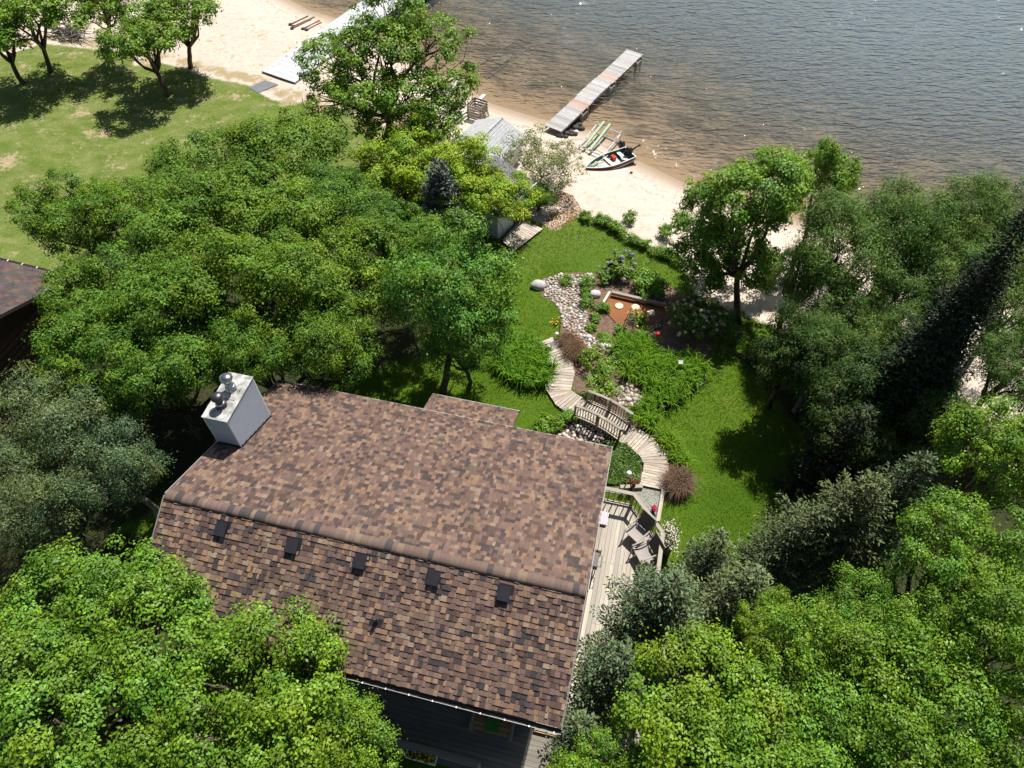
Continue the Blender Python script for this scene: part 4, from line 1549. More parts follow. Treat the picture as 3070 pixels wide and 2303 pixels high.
for a_ in (-0.12, 0.12):
    for v_ in (-0.2, 0.2):
        MB().beam(g0 + U * a_ + N * v_, g0 + U * a_ + N * v_ + UP * 0.62, 0.03, 0.03).build('leg', M['black_metal'], gr)


# two sling patio chairs
def chair(loc, face, label):
    rz = math.atan2(face.y, face.x) - math.pi / 2
    t = thing('patio_chair', label, 'chair', loc, 'patio chairs on the deck', rz)
    s = MB()
    n = 5
    vs = []
    for i in range(n + 1):
        y = 0.27 - 0.50 * i / n
        z = 0.43 - 0.05 * math.sin(math.pi * i / n) - 0.02 * i / n
        vs += [(-0.25, y, z), (0.25, y, z)]
    s.add(vs, [(2 * i, 2 * i + 1, 2 * i + 3, 2 * i + 2) for i in range(n)])
    s.add([(x, y, z - 0.012) for x, y, z in vs], [(2 * i + 2, 2 * i + 3, 2 * i + 1, 2 * i) for i in range(n)])
    s.build('seat', M['sling'], t, local=True)
    bk = MB()
    vs = []
    for i in range(n + 1):
        f = i / n
        vs += [(-0.25, -0.24 - 0.20 * f - 0.03 * math.sin(math.pi * f), 0.42 + 0.62 * f), (0.25, -0.24 - 0.20 * f - 0.03 * math.sin(math.pi * f), 0.42 + 0.62 * f)]
    bk.add(vs, [(2 * i, 2 * i + 1, 2 * i + 3, 2 * i + 2) for i in range(n)])
    bk.add([(x, y - 0.012, z) for x, y, z in vs], [(2 * i + 2, 2 * i + 3, 2 * i + 1, 2 * i) for i in range(n)])
    bk.build('backrest', M['sling_back'], t, local=True)
    for sx in (-1, 1):
        x = sx * 0.275
        MB().tube([(x, 0.27, 0.42), (x, -0.24, 0.40), (x, -0.46, 1.06)], 0.016, 6).build('side_frame', M['chair_frame'], t, local=True)
        MB().tube([(x, 0.30, 0.62), (x, 0.1, 0.645), (x, -0.32, 0.64)], [0.024, 0.026, 0.018], 6).build('armrest', M['chair_frame'], t, local=True)
        MB().tube([(x, 0.28, 0.0), (x, 0.27, 0.42), (x, 0.29, 0.63)], 0.016, 6).build('front_leg', M['chair_frame'], t, local=True)
        MB().tube([(x, -0.36, 0.0), (x, -0.24, 0.42), (x, -0.30, 0.63)], 0.016, 6).build('rear_leg', M['chair_frame'], t, local=True)
    MB().tube([(-0.275, -0.45, 1.05), (0.275, -0.45, 1.05)], 0.016, 6).build('back_frame', M['chair_frame'], t, local=True)
    t.scale = (1.14, 1.14, 1.06)
    return t


c1 = zd(1375, 870, z=ZD + 0.42)
f1 = zd(1300, 905, z=ZD + 0.42) - zd(1480, 745, z=ZD + 0.42)
chair((c1.x, c1.y, ZD), f1, 'brown sling patio chair nearer the deck corner post')
c2 = zd(1470, 1140, z=ZD + 0.42)
f2 = zd(1395, 1160, z=ZD + 0.42) - zd(1570, 1090, z=ZD + 0.42)
chair((c2.x, c2.y, ZD), f2, 'brown sling patio chair half covered by spruce branches')

# gravel pad and its timbers by the deck corner
gp = [z5(*p, dz=0.03) for p in ((1000, 1285), (1310, 1268), (1490, 1300), (1440, 1545), (1380, 1560), (1240, 1345), (1000, 1310))]
pad = tag(MB().prism(gp, 0.1).build('gravel_pad', M['gravel']), kind='structure')
tm = thing('timber_edging', 'weathered timber beams edging the grey gravel pad', 'edging', z5(1490, 1400))
board('timber', z5(1488, 1298, dz=0.08), z5(1442, 1560, dz=0.08), 0.14, 0.16, M['grey_deck'], tm)
board('timber', z5(1130, 1277, dz=0.10), z5(1316, 1272, dz=0.10), 0.15, 0.18, M['grey_deck'], tm)


def pot_flower(name, label, c, r, h, colm, fsz, n, seed):
    t = thing(name, label, 'flower pot', c)
    MB().lathe(c, [(r * 0.7, 0), (r, h * 0.9), (r * 1.08, h * 0.9), (r * 1.08, h), (r * 0.9, h)], 12).build('pot', M['black_plastic'], t, smooth=True)
    rng = np.random.default_rng(seed)
    pc_ = np.array(c) + [0, 0, h + 0.10] + rng.normal(size=(n, 3)) * [r * 0.7, r * 0.7, 0.06]
    isf = rng.random((n, 1)) < 0.55
    cl = np.where(isf, np.array([colm]), np.array([[0.05, 0.12, 0.02]])) * (0.75 + 0.5 * rng.random((n, 1)))
    V = leaf_quads(rng, pc_ + [0, 0, 0.05] * isf, unit(rng.normal(size=(n, 3)) * 0.6 + [0, 0, 1]), fsz * (0.7 + 0.6 * rng.random(n)), 0.95)
    put('flowers', np_mesh('flowers', V - np.array(c), 4, M['petal'], cl), t, c)
    return t


pot_flower('flower_pot', 'pot of bright magenta flowers standing on the gravel pad', z5(1405, 1475, dz=0.03), 0.08, 0.14, (0.75, 0.012, 0.14), 0.08, 60, 1)
pot_flower('flower_pot', 'pot of dark pink flowers outside the deck corner rail', z5(1225, 1300, dz=0.03), 0.10, 0.45, (0.35, 0.02, 0.08), 0.08, 50, 2)
wp = zd(1790, 960, z=ZD)
wpc = Vector((wp.x, wp.y, 0))
ppl = thing('planter_column', 'tall planter overflowing with small white flowers at the deck corner', 'planter', wpc)
MB().box(wpc + UP * 0.5, (0.35, 0.6, 1.0), U, N).build('box', M['timber'], ppl)
rng = np.random.default_rng(12)
pts = np.array(wpc) + [0, 0, 1.12] + rng.normal(size=(900, 3)) * [0.14, 0.26, 0.09]
cl = np.where(rng.random((900, 1)) < 0.6, [[0.8, 0.76, 0.7]], [[0.06, 0.13, 0.03]])
put('flowers', np_mesh('flowers', leaf_quads(rng, pts, unit(rng.normal(size=(900, 3)) + [0, 0, 1]), 0.06 * np.ones(900), 0.9) - np.array(wpc), 4, M['petal'], cl), ppl, wpc)

# ------------------------------------------------------------------ boardwalk
bw = thing('boardwalk', 'curving weathered plank boardwalk from the deck to the lawn', 'boardwalk', z5(640, 300))
BD = 0.13
segs = [((405, 95), (570, 28), (470, 145), (640, 85), 2), ((470, 145), (640, 85), (565, 300), (740, 235), 7), ((565, 300), (740, 235), (572, 312), (755, 330), 3),
        ((572, 312), (755, 330), (515, 462), (725, 470), 6), ((515, 462), (725, 470), (600, 592), (742, 482), 5), ((600, 592), (742, 482), (745, 686), (862, 560), 6),
        ((1114, 886), (1222, 755), (1258, 985), (1390, 850), 7), ((1258, 985), (1390, 850), (1286, 1003), (1482, 958), 4), ((1286, 1003), (1482, 958), (1294, 1012), (1526, 972), 1),
        ((1294, 1012), (1526, 972), (1330, 1082), (1536, 1125), 4), ((1330, 1082), (1536, 1125), (1295, 1255), (1510, 1300), 8)]


def plank_run(parent, mat, A, B, C_, D_, n, name='plank', th=0.04, gap=0.06, j=0.012, rs_=random.Random(9)):
    """n boards between edge A-B and edge C-D"""
    for i in range(n):
        t0, t1 = (i + gap) / n, (i + 1 - gap) / n
        ov = rs_.uniform(-j, j)
        a0, b0_ = A.lerp(C_, t0), B.lerp(D_, t0)
        a1, b1_ = A.lerp(C_, t1), B.lerp(D_, t1)
        d = (b0_ - a0).normalized() * ov
        m_ = MB()
        m_.prism([a0 + d, b0_ + d, b1_ + d, a1 + d], th)
        # object origin at the board so grain and shade differ by board
        cen = (a0 + b1_) / 2
        e1 = ((b0_ + b1_) - (a0 + a1)).normalized()
        e1.z = 0
        ang = math.atan2(e1.y, e1.x)
        o = m_.build(name, mat, parent, loc=cen)
        me = o.data
        me.transform(Matrix.Rotation(-ang, 4, 'Z'))
        o.rotation_euler = (0, 0, ang)


for (a_, b_, c_, d_, n) in segs:
    plank_run(bw, M['walk_plank'] if 'walk_plank' in M else M['walk_board'], z5(*a_, dz=BD), z5(*b_, dz=BD), z5(*c_, dz=BD), z5(*d_, dz=BD), n)
js = MB()
for (a_, b_, c_, d_, n) in segs:
    A, B, C_, D_ = [z5(*q, dz=BD - 0.11) for q in (a_, b_, c_, d_)]
    for f in (0.12, 0.88):
        js.beam(A.lerp(B, f), C_.lerp(D_, f), 0.05, 0.12)
js.build('joist', M['timber'], bw)

br = thing('footbridge', 'small arched wooden footbridge with two baluster railings over the dry creek', 'bridge', z5(980, 740))
L0, L1_, Q0, Q1 = z5(748, 690, dz=0.15), z5(1112, 885, dz=0.15), z5(864, 562, dz=0.15), z5(1218, 750, dz=0.15)
nb = 15
arch = [0.02 + 0.16 * math.sin(math.pi * i / nb) for i in range(nb + 1)]
for i in range(nb):
    A, B = L0.lerp(L1_, i / nb) + UP * arch[i], Q0.lerp(Q1, i / nb) + UP * arch[i]
    C_, D_ = L0.lerp(L1_, (i + 1) / nb) + UP * arch[i + 1], Q0.lerp(Q1, (i + 1) / nb) + UP * arch[i + 1]
    plank_run(br, M['walk_board'], A, B, C_, D_, 1, 'plank', 0.04, 0.05, 0.02)
for nm_, A, B in (('left', L0, L1_), ('right', Q0, Q1)):
    side = (Q0 - L0).normalized() * (0.04 if nm_ == 'left' else -0.04)
    def at(f, h_):
        return A.lerp(B, f) + side + UP * (0.02 + 0.16 * math.sin(math.pi * f) + h_)
    st = MB()
    for k in range(6):
        st.beam(at(k / 6, -0.09), at((k + 1) / 6, -0.09), 0.045, 0.16)
    st.build('stringer', M['timber'], br)
    for k in range(6):
        board('handrail', at(k / 6, 0.74), at((k + 1) / 6, 0.74), 0.11, 0.036, M['rail_wood'], br)
        board('lower_rail', at(k / 6, 0.10), at((k + 1) / 6, 0.10), 0.035, 0.06, M['rail_wood'], br)
    for k in range(1, 17):
        if k != 8 and k != 9 or True:
            board('baluster', at(k / 17, 0.04), at(k / 17, 0.73), 0.034, 0.034, M['rail_wood'], br, up=(1, 0, 0))
    for f in (0.0, 0.5, 1.0):
        MB().beam(at(f, -0.3), at(f, 0.78), 0.075, 0.075).build('post', M['rail_wood'], br)

# ------------------------------------------------------------------ stones
ROCK1 = [xy(z4(*p)) for p in [(495, 800), (640, 752), (760, 770), (900, 745), (910, 790), (800, 850), (830, 1000), (860, 1100), (850, 1240), (980, 1310), (1090, 1340), (1060, 1400), (880, 1400), (760, 1330), (700, 1240), (655, 1180), (645, 1090), (595, 1000), (500, 930), (480, 850)]]
ROCK2 = [xy(z5(*p)) for p in [(1150, 405), (1235, 425), (1315, 540), (1300, 640), (1220, 660), (1110, 580), (1090, 480)]]
ROCK3 = [xy(z5(*p)) for p in [(585, 840), (680, 800), (800, 735), (960, 800), (1020, 880), (1010, 940), (880, 930)]]
creek = thing('dry_creek', 'dry creek bed of pale rounded stones winding through the garden', 'rock bed', z4(650, 1000))
rng = np.random.default_rng(21)
SC = [(0.36, 0.32, 0.28), (0.44, 0.39, 0.34), (0.50, 0.45, 0.40), (0.31, 0.25, 0.21), (0.40, 0.34, 0.29), (0.27, 0.255, 0.24), (0.42, 0.32, 0.26), (0.55, 0.52, 0.48)]
st_mesh = []
for k in range(16):
    m_ = MB()
    m_.col = SC[k % 8]
    m_.blob((0, 0, 0), (1, random.Random(k).uniform(0.65, 0.9), random.Random(k + 50).uniform(0.5, 0.7)), k, 0.13, 8, 5)
    st_mesh.append(m_.mesh('stone', M['stone'], smooth=True))
allst = []
for poly, dm_, s0, s1 in ((ROCK1, 0.135, 0.065, 0.115), (ROCK2, 0.17, 0.085, 0.14), (ROCK3, 0.17, 0.08, 0.14)):
    for q in poisson_pts(rng, poly, dm_, 5000, 0.02):
        allst.append((q[0], q[1], H(q[0], q[1]) + 0.035, rng.uniform(s0, s1)))
    for q in poisson_pts(rng, poly, dm_ * 1.15, 2500, 0.05):
        allst.append((q[0], q[1], H(q[0], q[1]) + 0.005, rng.uniform(s0, s1) * 0.9))
allst.sort(key=lambda s: -s[3] / (s[0] ** 2 + s[1] ** 2 + 600) ** 0.5 - (0.01 if s[2] - H(s[0], s[1]) > 0.02 else 0))
rest = MB()
for i, (x, y, z, s) in enumerate(allst):
    k = int(rng.integers(16))
    R_e = (rng.normal() * 0.25, rng.normal() * 0.25, rng.random() * 6.28)
    if i < 300:
        o = put('stone', st_mesh[k], creek, (x, y, z))
        o.rotation_euler = R_e
        o.scale = (s, s, s)
    else:
        from mathutils import Euler
        mt_ = Matrix.Translation((x, y, z)) @ Euler(R_e).to_matrix().to_4x4() @ Matrix.Scale(s, 4)
        rest.col = SC[k % 8]
        rest.add([mt_ @ v.co for v in st_mesh[k].vertices], [tuple(p.vertices) for p in st_mesh[k].polygons])
rest.build('stones', M['stone'], creek, smooth=True)['kind'] = 'stuff'


def boulder(label, c, r, seed, colr=(0.42, 0.41, 0.40)):
    m_ = MB()
    m_.col = colr
    m_.blob(c + UP * r * 0.35, (r, r * 0.78, r * 0.62), seed, 0.10, 12, 8)
    one('boulder', label, 'boulder', m_, M['stone'], c, smooth=True)


boulder('large grey boulder on the lawn at the tip of the dry creek', z4(455, 862), 0.40, 4)
boulder('pale pointed boulder beside the raised bed', z4(922, 930), 0.30, 5, (0.55, 0.52, 0.50))
boulder('white round rock at the foot of the daylilies', z5(988, 108), 0.19, 6, (0.66, 0.64, 0.61))
boulder('second white rock next to the daylilies, right of the round one', z5(1034, 112), 0.15, 7, (0.62, 0.6, 0.57))
boulder('grey rock among the creek stones near the brown grass', z4(870, 1280), 0.17, 8, (0.5, 0.5, 0.5))

# ------------------------------------------------------------------ raised bed
bedp = [z4(*p) for p in ((1045, 905), (1300, 962), (1510, 1020), (1470, 1190), (1330, 1255), (1150, 1225), (1035, 1090), (1010, 1010))]
BP = [xy(p) for p in bedp]
mm = MB()
lo_, hi_ = np.min(BP, 0), np.max(BP, 0)
g = 0.06
for ix in range(int((hi_[0] - lo_[0]) / g) + 1):
    for iy in range(int((hi_[1] - lo_[1]) / g) + 1):
        x, y = lo_[0] + ix * g, lo_[1] + iy * g
        if poly_sd(BP, np.array([x + g / 2]), np.array([y + g / 2]))[0] > -0.01:
            fy = (hi_[1] - y) / (hi_[1] - lo_[1])
            fx = (x - lo_[0]) / (hi_[0] - lo_[0])
            v = min(1, max(0, fy * 1.0 + fx * 0.45 - 0.42))
            mm.col = (v, v, v)
            zz = [H(a, b) + 0.05 for a, b in ((x, y), (x + g, y), (x + g, y + g), (x, y + g))]
            mm.add([(x, y, zz[0]), (x + g, y, zz[1]), (x + g, y + g, zz[2]), (x, y + g, zz[3])], [(0, 1, 2, 3)])
tag(mm.build('mulch_bed', M['mulch']), kind='structure')
rb = thing('raised_bed_wall', 'dark timber border at the back of the orange mulch bed', 'edging', z4(1250, 950))
for (a_, b_) in (((1062, 905), (1290, 958)), ((1292, 958), (1508, 1010))):
    for k in range(2):
        board('timber', z4(*a_, dz=0.09 + 0.165 * k), z4(*b_, dz=0.09 + 0.165 * k), 0.15, 0.16, M['timber'], rb)
tmb = thing('bed_side_timber', 'short pale timber at the left side of the orange mulch bed', 'edging', z4(1030, 950))
board('timber', z4(1045, 905, dz=0.2), z4(990, 995, dz=0.15), 0.12, 0.15, M['pale_lumber'], tmb)
board('timber', z4(1045, 905, dz=0.06), z4(990, 995, dz=0.02), 0.12, 0.14, M['pale_lumber'], tmb)
for k, (a_, b_, lab) in enumerate(((1122, 1022, 'round log slice stepping stone left of the trellis on orange mulch'), (1258, 1033, 'round log slice stepping stone at the top of the trellis'),
                                   (1386, 1078, 'round log slice stepping stone nearest the white flowering bush'))):
    c = z4(a_, b_, dz=0.04)
    m_ = MB().lathe(c, [(0.20, 0), (0.205, 0.06), (0.195, 0.075), (0.05, 0.078)], 14)
    one('log_slice', lab, 'stepping stone', m_, M['wood_disc'], c, 'log slices on the mulch bed')
# obelisk trellis
tc = z4(1205, 1205, dz=0.03)
tr_ = thing('garden_trellis', 'dark tapering twig trellis standing on the mulch bed', 'trellis', tc)
cs = [(-0.26, -0.16), (0.26, -0.16), (0.26, 0.16), (-0.26, 0.16)]
tip = [(a_ * 0.45 + 0.05, b_ * 0.45 + 0.02) for a_, b_ in cs]
HT = 1.25
for (a_, b_), (c_, d_) in zip(cs, tip):
    MB().tube([tc + Vector((a_, b_, 0)), tc + Vector((c_, d_, HT))], 0.016, 5).build('leg', M['timber'], tr_)
for k in range(6):
    f = 0.12 + k * 0.155
    pts_ = [tc + Vector((cs[i][0] + (tip[i][0] - cs[i][0]) * f, cs[i][1] + (tip[i][1] - cs[i][1]) * f, HT * f)) for i in range(4)]
    m_ = MB()
    for i in range(4):
        m_.tube([pts_[i], pts_[(i + 1) % 4]], 0.011, 4)
    m_.build('rung', M['timber'], tr_)

# small garden fixtures
hb = z4(622, 1312)
hk = thing('shepherd_hook', 'thin black shepherd hook with a yellow flower basket by the boardwalk end', 'plant hook', hb)
MB().tube([hb, hb + UP * 1.35, hb + UP * 1.5 + Vector((-0.06, 0, 0)), hb + UP * 1.52 + Vector((-0.18, 0, 0)), hb + UP * 1.42 + Vector((-0.24, 0, 0))], 0.014, 5).build('pole', M['black_metal'], hk)
MB().lathe(hb + UP * 1.08 + Vector((-0.24, 0, 0)), [(0.05, 0), (0.14, 0.10), (0.15, 0.14)], 10).build('basket', M['black_plastic'], hk)
rng = np.random.default_rng(31)
pts = np.array(hb) + [-0.24, 0, 1.26] + rng.normal(size=(120, 3)) * [0.11, 0.11, 0.07]
cl = np.where(rng.random((120, 1)) < 0.5, [[0.7, 0.55, 0.05]], [[0.1, 0.2, 0.03]])
put('flowers', np_mesh('flowers', leaf_quads(rng, pts, unit(rng.normal(size=(120, 3)) + [0, 0, 1]), 0.08 * np.ones(120), 0.9) - np.array(hb), 4, M['petal'], cl), hk, hb)
gb = z4(604, 1290)
gz_ = thing('globe_light', 'small white globe garden light at the boardwalk end', 'garden light', gb)
MB().tube([gb, gb + UP * 0.25], 0.02, 6).build('stake', M['black_metal'], gz_)
MB().blob(gb + UP * 0.33, (0.11, 0.11, 0.11), 1, 0.0, 12, 8).build('globe', M['white_paint'], gz_, smooth=True)
mt2 = z5(575, 82, dz=BD + 0.012)
one('door_mat', 'small dark mat lying on the far end of the boardwalk', 'mat', MB().prism([z5(540, 78, dz=BD + 0.016), z5(600, 62, dz=BD + 0.016), z5(612, 88, dz=BD + 0.016), z5(560, 103, dz=BD + 0.016)], 0.012), M['tarp'], mt2)
sb = z5(1178, 1262)
sl_ = thing('path_light', 'white capped path light on a yellow and black pole behind the deck rail', 'garden light', sb)
MB().tube([sb, sb + UP * 0.55], 0.025, 8).build('pole', M['yellow'], sl_)
MB().tube([sb + UP * 0.55, sb + UP * 0.85], 0.022, 8).build('stem', M['black_metal'], sl_)
MB().lathe(sb + UP * 0.85, [(0.09, 0), (0.10, 0.05), (0.095, 0.16), (0.05, 0.20)], 12).build('cap', M['white_paint'], sl_, smooth=True)
pb = z5(1606, 330)
sg_ = thing('plant_marker', 'small white square marker standing among the daylilies', 'sign', pb)
MB().tube([pb, pb + UP * 0.72], 0.012, 5).build('stake', M['black_metal'], sg_)
MB().box(pb + UP * 0.78 + Vector((0, 0, 0)), (0.2, 0.16, 0.02), (1, 0, 0), Vector((0, 0.8, 0.6)).normalized()).build('plate', M['white_paint'], sg_)
fb = z5(1420, 100)
fd = thing('bird_feeder', 'small red feeder on a stake at the shaded edge of the daylilies', 'bird feeder', fb)
MB().tube([fb, fb + UP * 0.7], 0.012, 5).build('stake', M['rust'], fd)
MB().lathe(fb + UP * 0.7, [(0.05, 0), (0.09, 0.02), (0.06, 0.06), (0.05, 0.14), (0.09, 0.16), (0.03, 0.2)], 10).build('feeder', M['red_plastic'], fd)
ed = MB()
eline = [z5(*p, dz=0.05) for p in ((1845, 300), (1830, 405), (1700, 505), (1570, 590), (1450, 625), (1420, 660), (1405, 760), (1480, 850), (1560, 920))]
for a_, b_ in zip(eline[:-1], eline[1:]):
    ed.beam(a_, b_, 0.05, 0.12)
one('lawn_edging', 'black plastic edging between the daylilies and the lawn', 'edging', ed, M['edge_black'], z5(1570, 590))
dsp = z5(1410, 700)
one('drain_pipe', 'short grey drain pipe lying beside the daylilies', 'pipe', MB().tube([z5(1415, 655, dz=0.08), z5(1405, 760, dz=0.08)], 0.06, 8), M['concrete'], dsp)

# ------------------------------------------------------------------ garden plants
rr = lambda px: px * 0.36166 / 68.0      # zoomed pixels to metres in the garden
shrub('shrub', 'lilac bush with pale purple flower spikes on the garden lawn', z4(1120, 760), rr(145), 1.25, 101, 'lilac_bush', dens=1.5, k=8, flowers=(46, (0.36, 0.34, 0.50), 0.15, 'lilac_flowers'))
shrub('shrub', 'low green perennial clump below the lilac bush', z4(1030, 800), rr(110), 0.7, 102, 'perennial', dens=1.5, flowers=(14, (0.36, 0.34, 0.5), 0.10, 'lilac_flowers'))
shrub('shrub', 'rounded pale green peony bush behind the raised bed', z4(1375, 900), rr(170), 0.95, 103, 'peony_bush', leafk=1.3, dens=1.6, k=8)
shrub('cover', 'large dark green bush dotted with white flower heads', z4(1730, 1230), rr(240), 1.8, 104, 'viburnum_bush', k=9, dens=1.3, flowers=(130, (0.7, 0.75, 0.6), 0.13, 'flower_heads'))
shrub('small', 'low leafy plant on the upper creek stones', z4(690, 830), rr(70), 0.4, 105, 'perennial')
shrub('small', 'spreading leafy plant between the creek and the lilac', z4(850, 850), rr(85), 0.5, 106, 'perennial')
shrub('small', 'upright green plant left of the pale pointed boulder', z4(840, 930), rr(50), 0.4, 107, 'perennial')
shrub('small', 'low green plant in the bare soil right of the creek', z4(860, 1020), rr(75), 0.35, 108, 'perennial')
shrub('small', 'dark leafy plant against the left side of the mulch bed', z4(985, 1060), rr(60), 0.4, 109, 'perennial')
shrub('small', 'small plant at the lower left of the mulch bed', z4(930, 1130), rr(50), 0.28, 110, 'perennial', dens=0.6)
shrub('small', 'yellow green plant at the foot of the trellis', z4(1130, 1240), rr(60), 0.35, 111, 'perennial', dens=0.7)
shrub('small', 'low plant in the soil below the creek bend', z4(890, 1210), rr(45), 0.25, 112, 'perennial', dens=0.7)
shrub('small', 'small plant above the daylilies at the bed edge', z4(1000, 1290), rr(55), 0.3, 113, 'perennial', dens=0.7)
shrub('small', 'plant between the trellis and the red feeder', z4(1300, 1290), rr(60), 0.35, 114, 'perennial', dens=0.6)
hyc = z4(1275, 1150)
shrub('lime', 'pale yellow leaved shrub right of the trellis', hyc, rr(55), 0.6, 115, 'golden_shrub', dens=2.0, flowers=(40, (0.72, 0.55, 0.25), 0.10, 'flower_heads'))
shrub('small', 'tiny yellow plant in the mulch below the trellis', z4(1335, 1210), rr(30), 0.2, 116, 'perennial', dens=0.7)
shrub('shrub', 'broad green bush beside the boardwalk above the footbridge', z5(960, 250), rr(200), 0.75, 117, 'perennial', leafk=0.8, k=7)
shrub('shrub', 'green leafy bush hanging over the far footbridge railing', z5(960, 470), rr(165), 0.95, 118, 'perennial', leafk=0.9, k=6)
shrub('shrub', 'bright green bush by the lawn at the corner of the house roof', z5(490, 800), rr(85), 0.6, 119, 'shrub')
shrub('small', 'small green plant on the mulch below the near bridge end', z5(610, 770), rr(60), 0.45, 120, 'perennial')
shrub('small', 'yellowish plant at the near end of the footbridge railing', z5(700, 715), rr(55), 0.45, 121, 'perennial')
for k, (a_, b_, r_, lab) in enumerate(((840, 300, 55, 'tuft of shrubs at the corner where lawn meets sand'), (1075, 385, 60, 'low bush on the lawn edge facing the two beach shrubs'), (1185, 470, 70, 'larger low bush midway along the lawn edge'),
                                       (1265, 510, 55, 'low bush on the lawn edge next to driftwood'), (1440, 590, 70, 'dark low bush at the lawn edge left of the maple'), (1550, 630, 65, 'low bush at the lawn edge under the maple'),
                                       (950, 325, 50, 'little bush on the lawn edge near its corner'), (1010, 345, 48, 'small bush on the lawn edge between corner and driftwood'), (1130, 425, 62, 'bush on the lawn edge just before the larger one'),
                                       (1340, 540, 52, 'thin bush on the lawn edge right of the driftwood'), (1500, 612, 60, 'dark bush on the lawn edge, second from the maple'), (1600, 660, 60, 'last dark bush on the lawn edge beneath the maple'))):
    shrub('shrub', lab, z4(a_, b_), rr(r_) * 1.15, 0.5, 160 + k, 'edge_shrub', group='bushes along the lawn edge', leafk=0.7, dens=1.5)
shrub('shrub', 'small lone shrub growing in the middle of the white sand', z4(1210, 315), 0.36, 0.6, 140, 'beach_shrub', leafk=0.8)
shrub('shrub', 'spiky lone shrub on the sand beside a wood block', z4(1497, 445), 0.42, 0.75, 141, 'beach_shrub', leafk=0.8, dens=0.8)
wb = z4(1555, 500)
one('wood_block', 'small square wood block lying on the sand by the spiky shrub', 'wood block', MB().box(wb + UP * 0.09, (0.2, 0.26, 0.2), (0.9, 0.3, 0.2), (-0.3, 0.9, 0)), M['old_wood'], wb)


def blade_bed(name, label, poly, n, per, length, width, seed, mat='daylily', cat='flower bed'):
    rng = np.random.default_rng(seed)
    q = poisson_pts(rng, poly, 0.24, n, 0.0)
    q = q + rng.normal(size=q.shape) * 0.05
    c = np.c_[q, hgt(q[:, 0], q[:, 1])]
    V, T = blades(rng, c, per, length, width)
    nb_ = len(c) * per
    cl_f = np.repeat(0.7 + 0.55 * rng.random(len(c)), per)
    V3 = V.reshape(3, nb_, 4, 3)
    V3[..., 2] = (V3[..., 2] - np.repeat(c[:, 2], per)[None, :, None]) * cl_f[None, :, None] + np.repeat(c[:, 2], per)[None, :, None]
    T = T * np.tile(cl_f, 3)[:, None]
    cen = c.mean(0)
    me = np_mesh(name, V - cen, 4, M[mat], T)
    return tag(put(name, me, None, Vector(cen)), label, cat, kind='stuff')


P5 = lambda *a: [xy(z5(*p)) for p in a]
blade_bed('daylilies', 'broad mass of arching green daylily leaves beside the shaded lawn', P5((1090, 100), (1350, 70), (1450, 190), (1800, 270), (1830, 400), (1560, 580), (1420, 600), (1300, 420), (1180, 370), (1160, 250), (1060, 160)), 3000, 40, 0.85, 0.018, 1)
blade_bed('daylilies', 'mound of long green leaves on the lawn left of the boardwalk', P5((120, 90), (220, 50), (380, 90), (470, 160), (555, 300), (510, 440), (330, 420), (100, 330)), 3000, 40, 0.85, 0.018, 2)
blade_bed('daylilies', 'green leaf clump between the footbridge and the lawn edging', P5((1240, 640), (1350, 580), (1410, 660), (1400, 780), (1300, 780), (1225, 720)), 1200, 44, 0.75, 0.018, 3)
blade_bed('daylilies', 'row of green leaf clumps along the outer curve of the boardwalk', P5((1420, 800), (1500, 850), (1620, 980), (1665, 1090), (1560, 1085), (1530, 960), (1400, 840)), 1200, 42, 0.7, 0.018, 4)
rng = np.random.default_rng(77)
for nm, lab, poly, seed in (('ground_cover', 'dense dark green ground cover between the roof corner and the boardwalk', P5((1020, 900), (1180, 930), (1310, 1070), (1285, 1250), (950, 1260), (950, 950)), 5),):
    q = inside_pts(rng, poly, 9000)
    zz = hgt(q[:, 0], q[:, 1]) + 0.05 + 0.22 * rng.random(len(q)) * (0.6 + 0.4 * np.sin(q[:, 0] * 5) * np.cos(q[:, 1] * 4))
    c = np.c_[q, zz]
    V = leaf_quads(rng, c, unit(rng.normal(size=c.shape) * 0.5 + [0, 0, 1]), 0.085 * (0.7 + 0.6 * rng.random(len(c))), 0.7)
    b_ = 0.6 + 0.7 * rng.random((len(c), 1))
    cen = c.mean(0)
    tag(put(nm, np_mesh(nm, V - cen, 4, M['dark_cover'], np.repeat(b_, 3, 1)), None, Vector(cen)), lab, 'ground cover', kind='stuff')


def twiggy(name, label, c, r, h, n, seed):
    rng = np.random.default_rng(seed)
    pts = np.c_[rng.normal(size=(40, 2)) * r * 0.3, np.zeros(40)] + np.array(c)
    V, T = blades(rng, pts, n, h * 1.35, 0.007, 0.55)
    cen = Vector(c)
    root = thing(name, label, 'shrub', cen)
    put('foliage', np_mesh('foliage', V - np.array(c), 4, M['dry_twig'], T), root, cen)
    return root


twiggy('ornamental_grass', 'reddish brown wispy grass beside the start of the boardwalk', z5(760, 170), 0.62, 0.55, 40, 1)
twiggy('ornamental_grass', 'second wispy brown grass tuft nearer the boardwalk bend', z5(700, 90), 0.4, 0.5, 28, 3)
twiggy('barberry_shrub', 'round dark reddish brown shrub on the lawn beside the boardwalk foot', z5(1600, 1265), 0.5, 0.6, 60, 2)
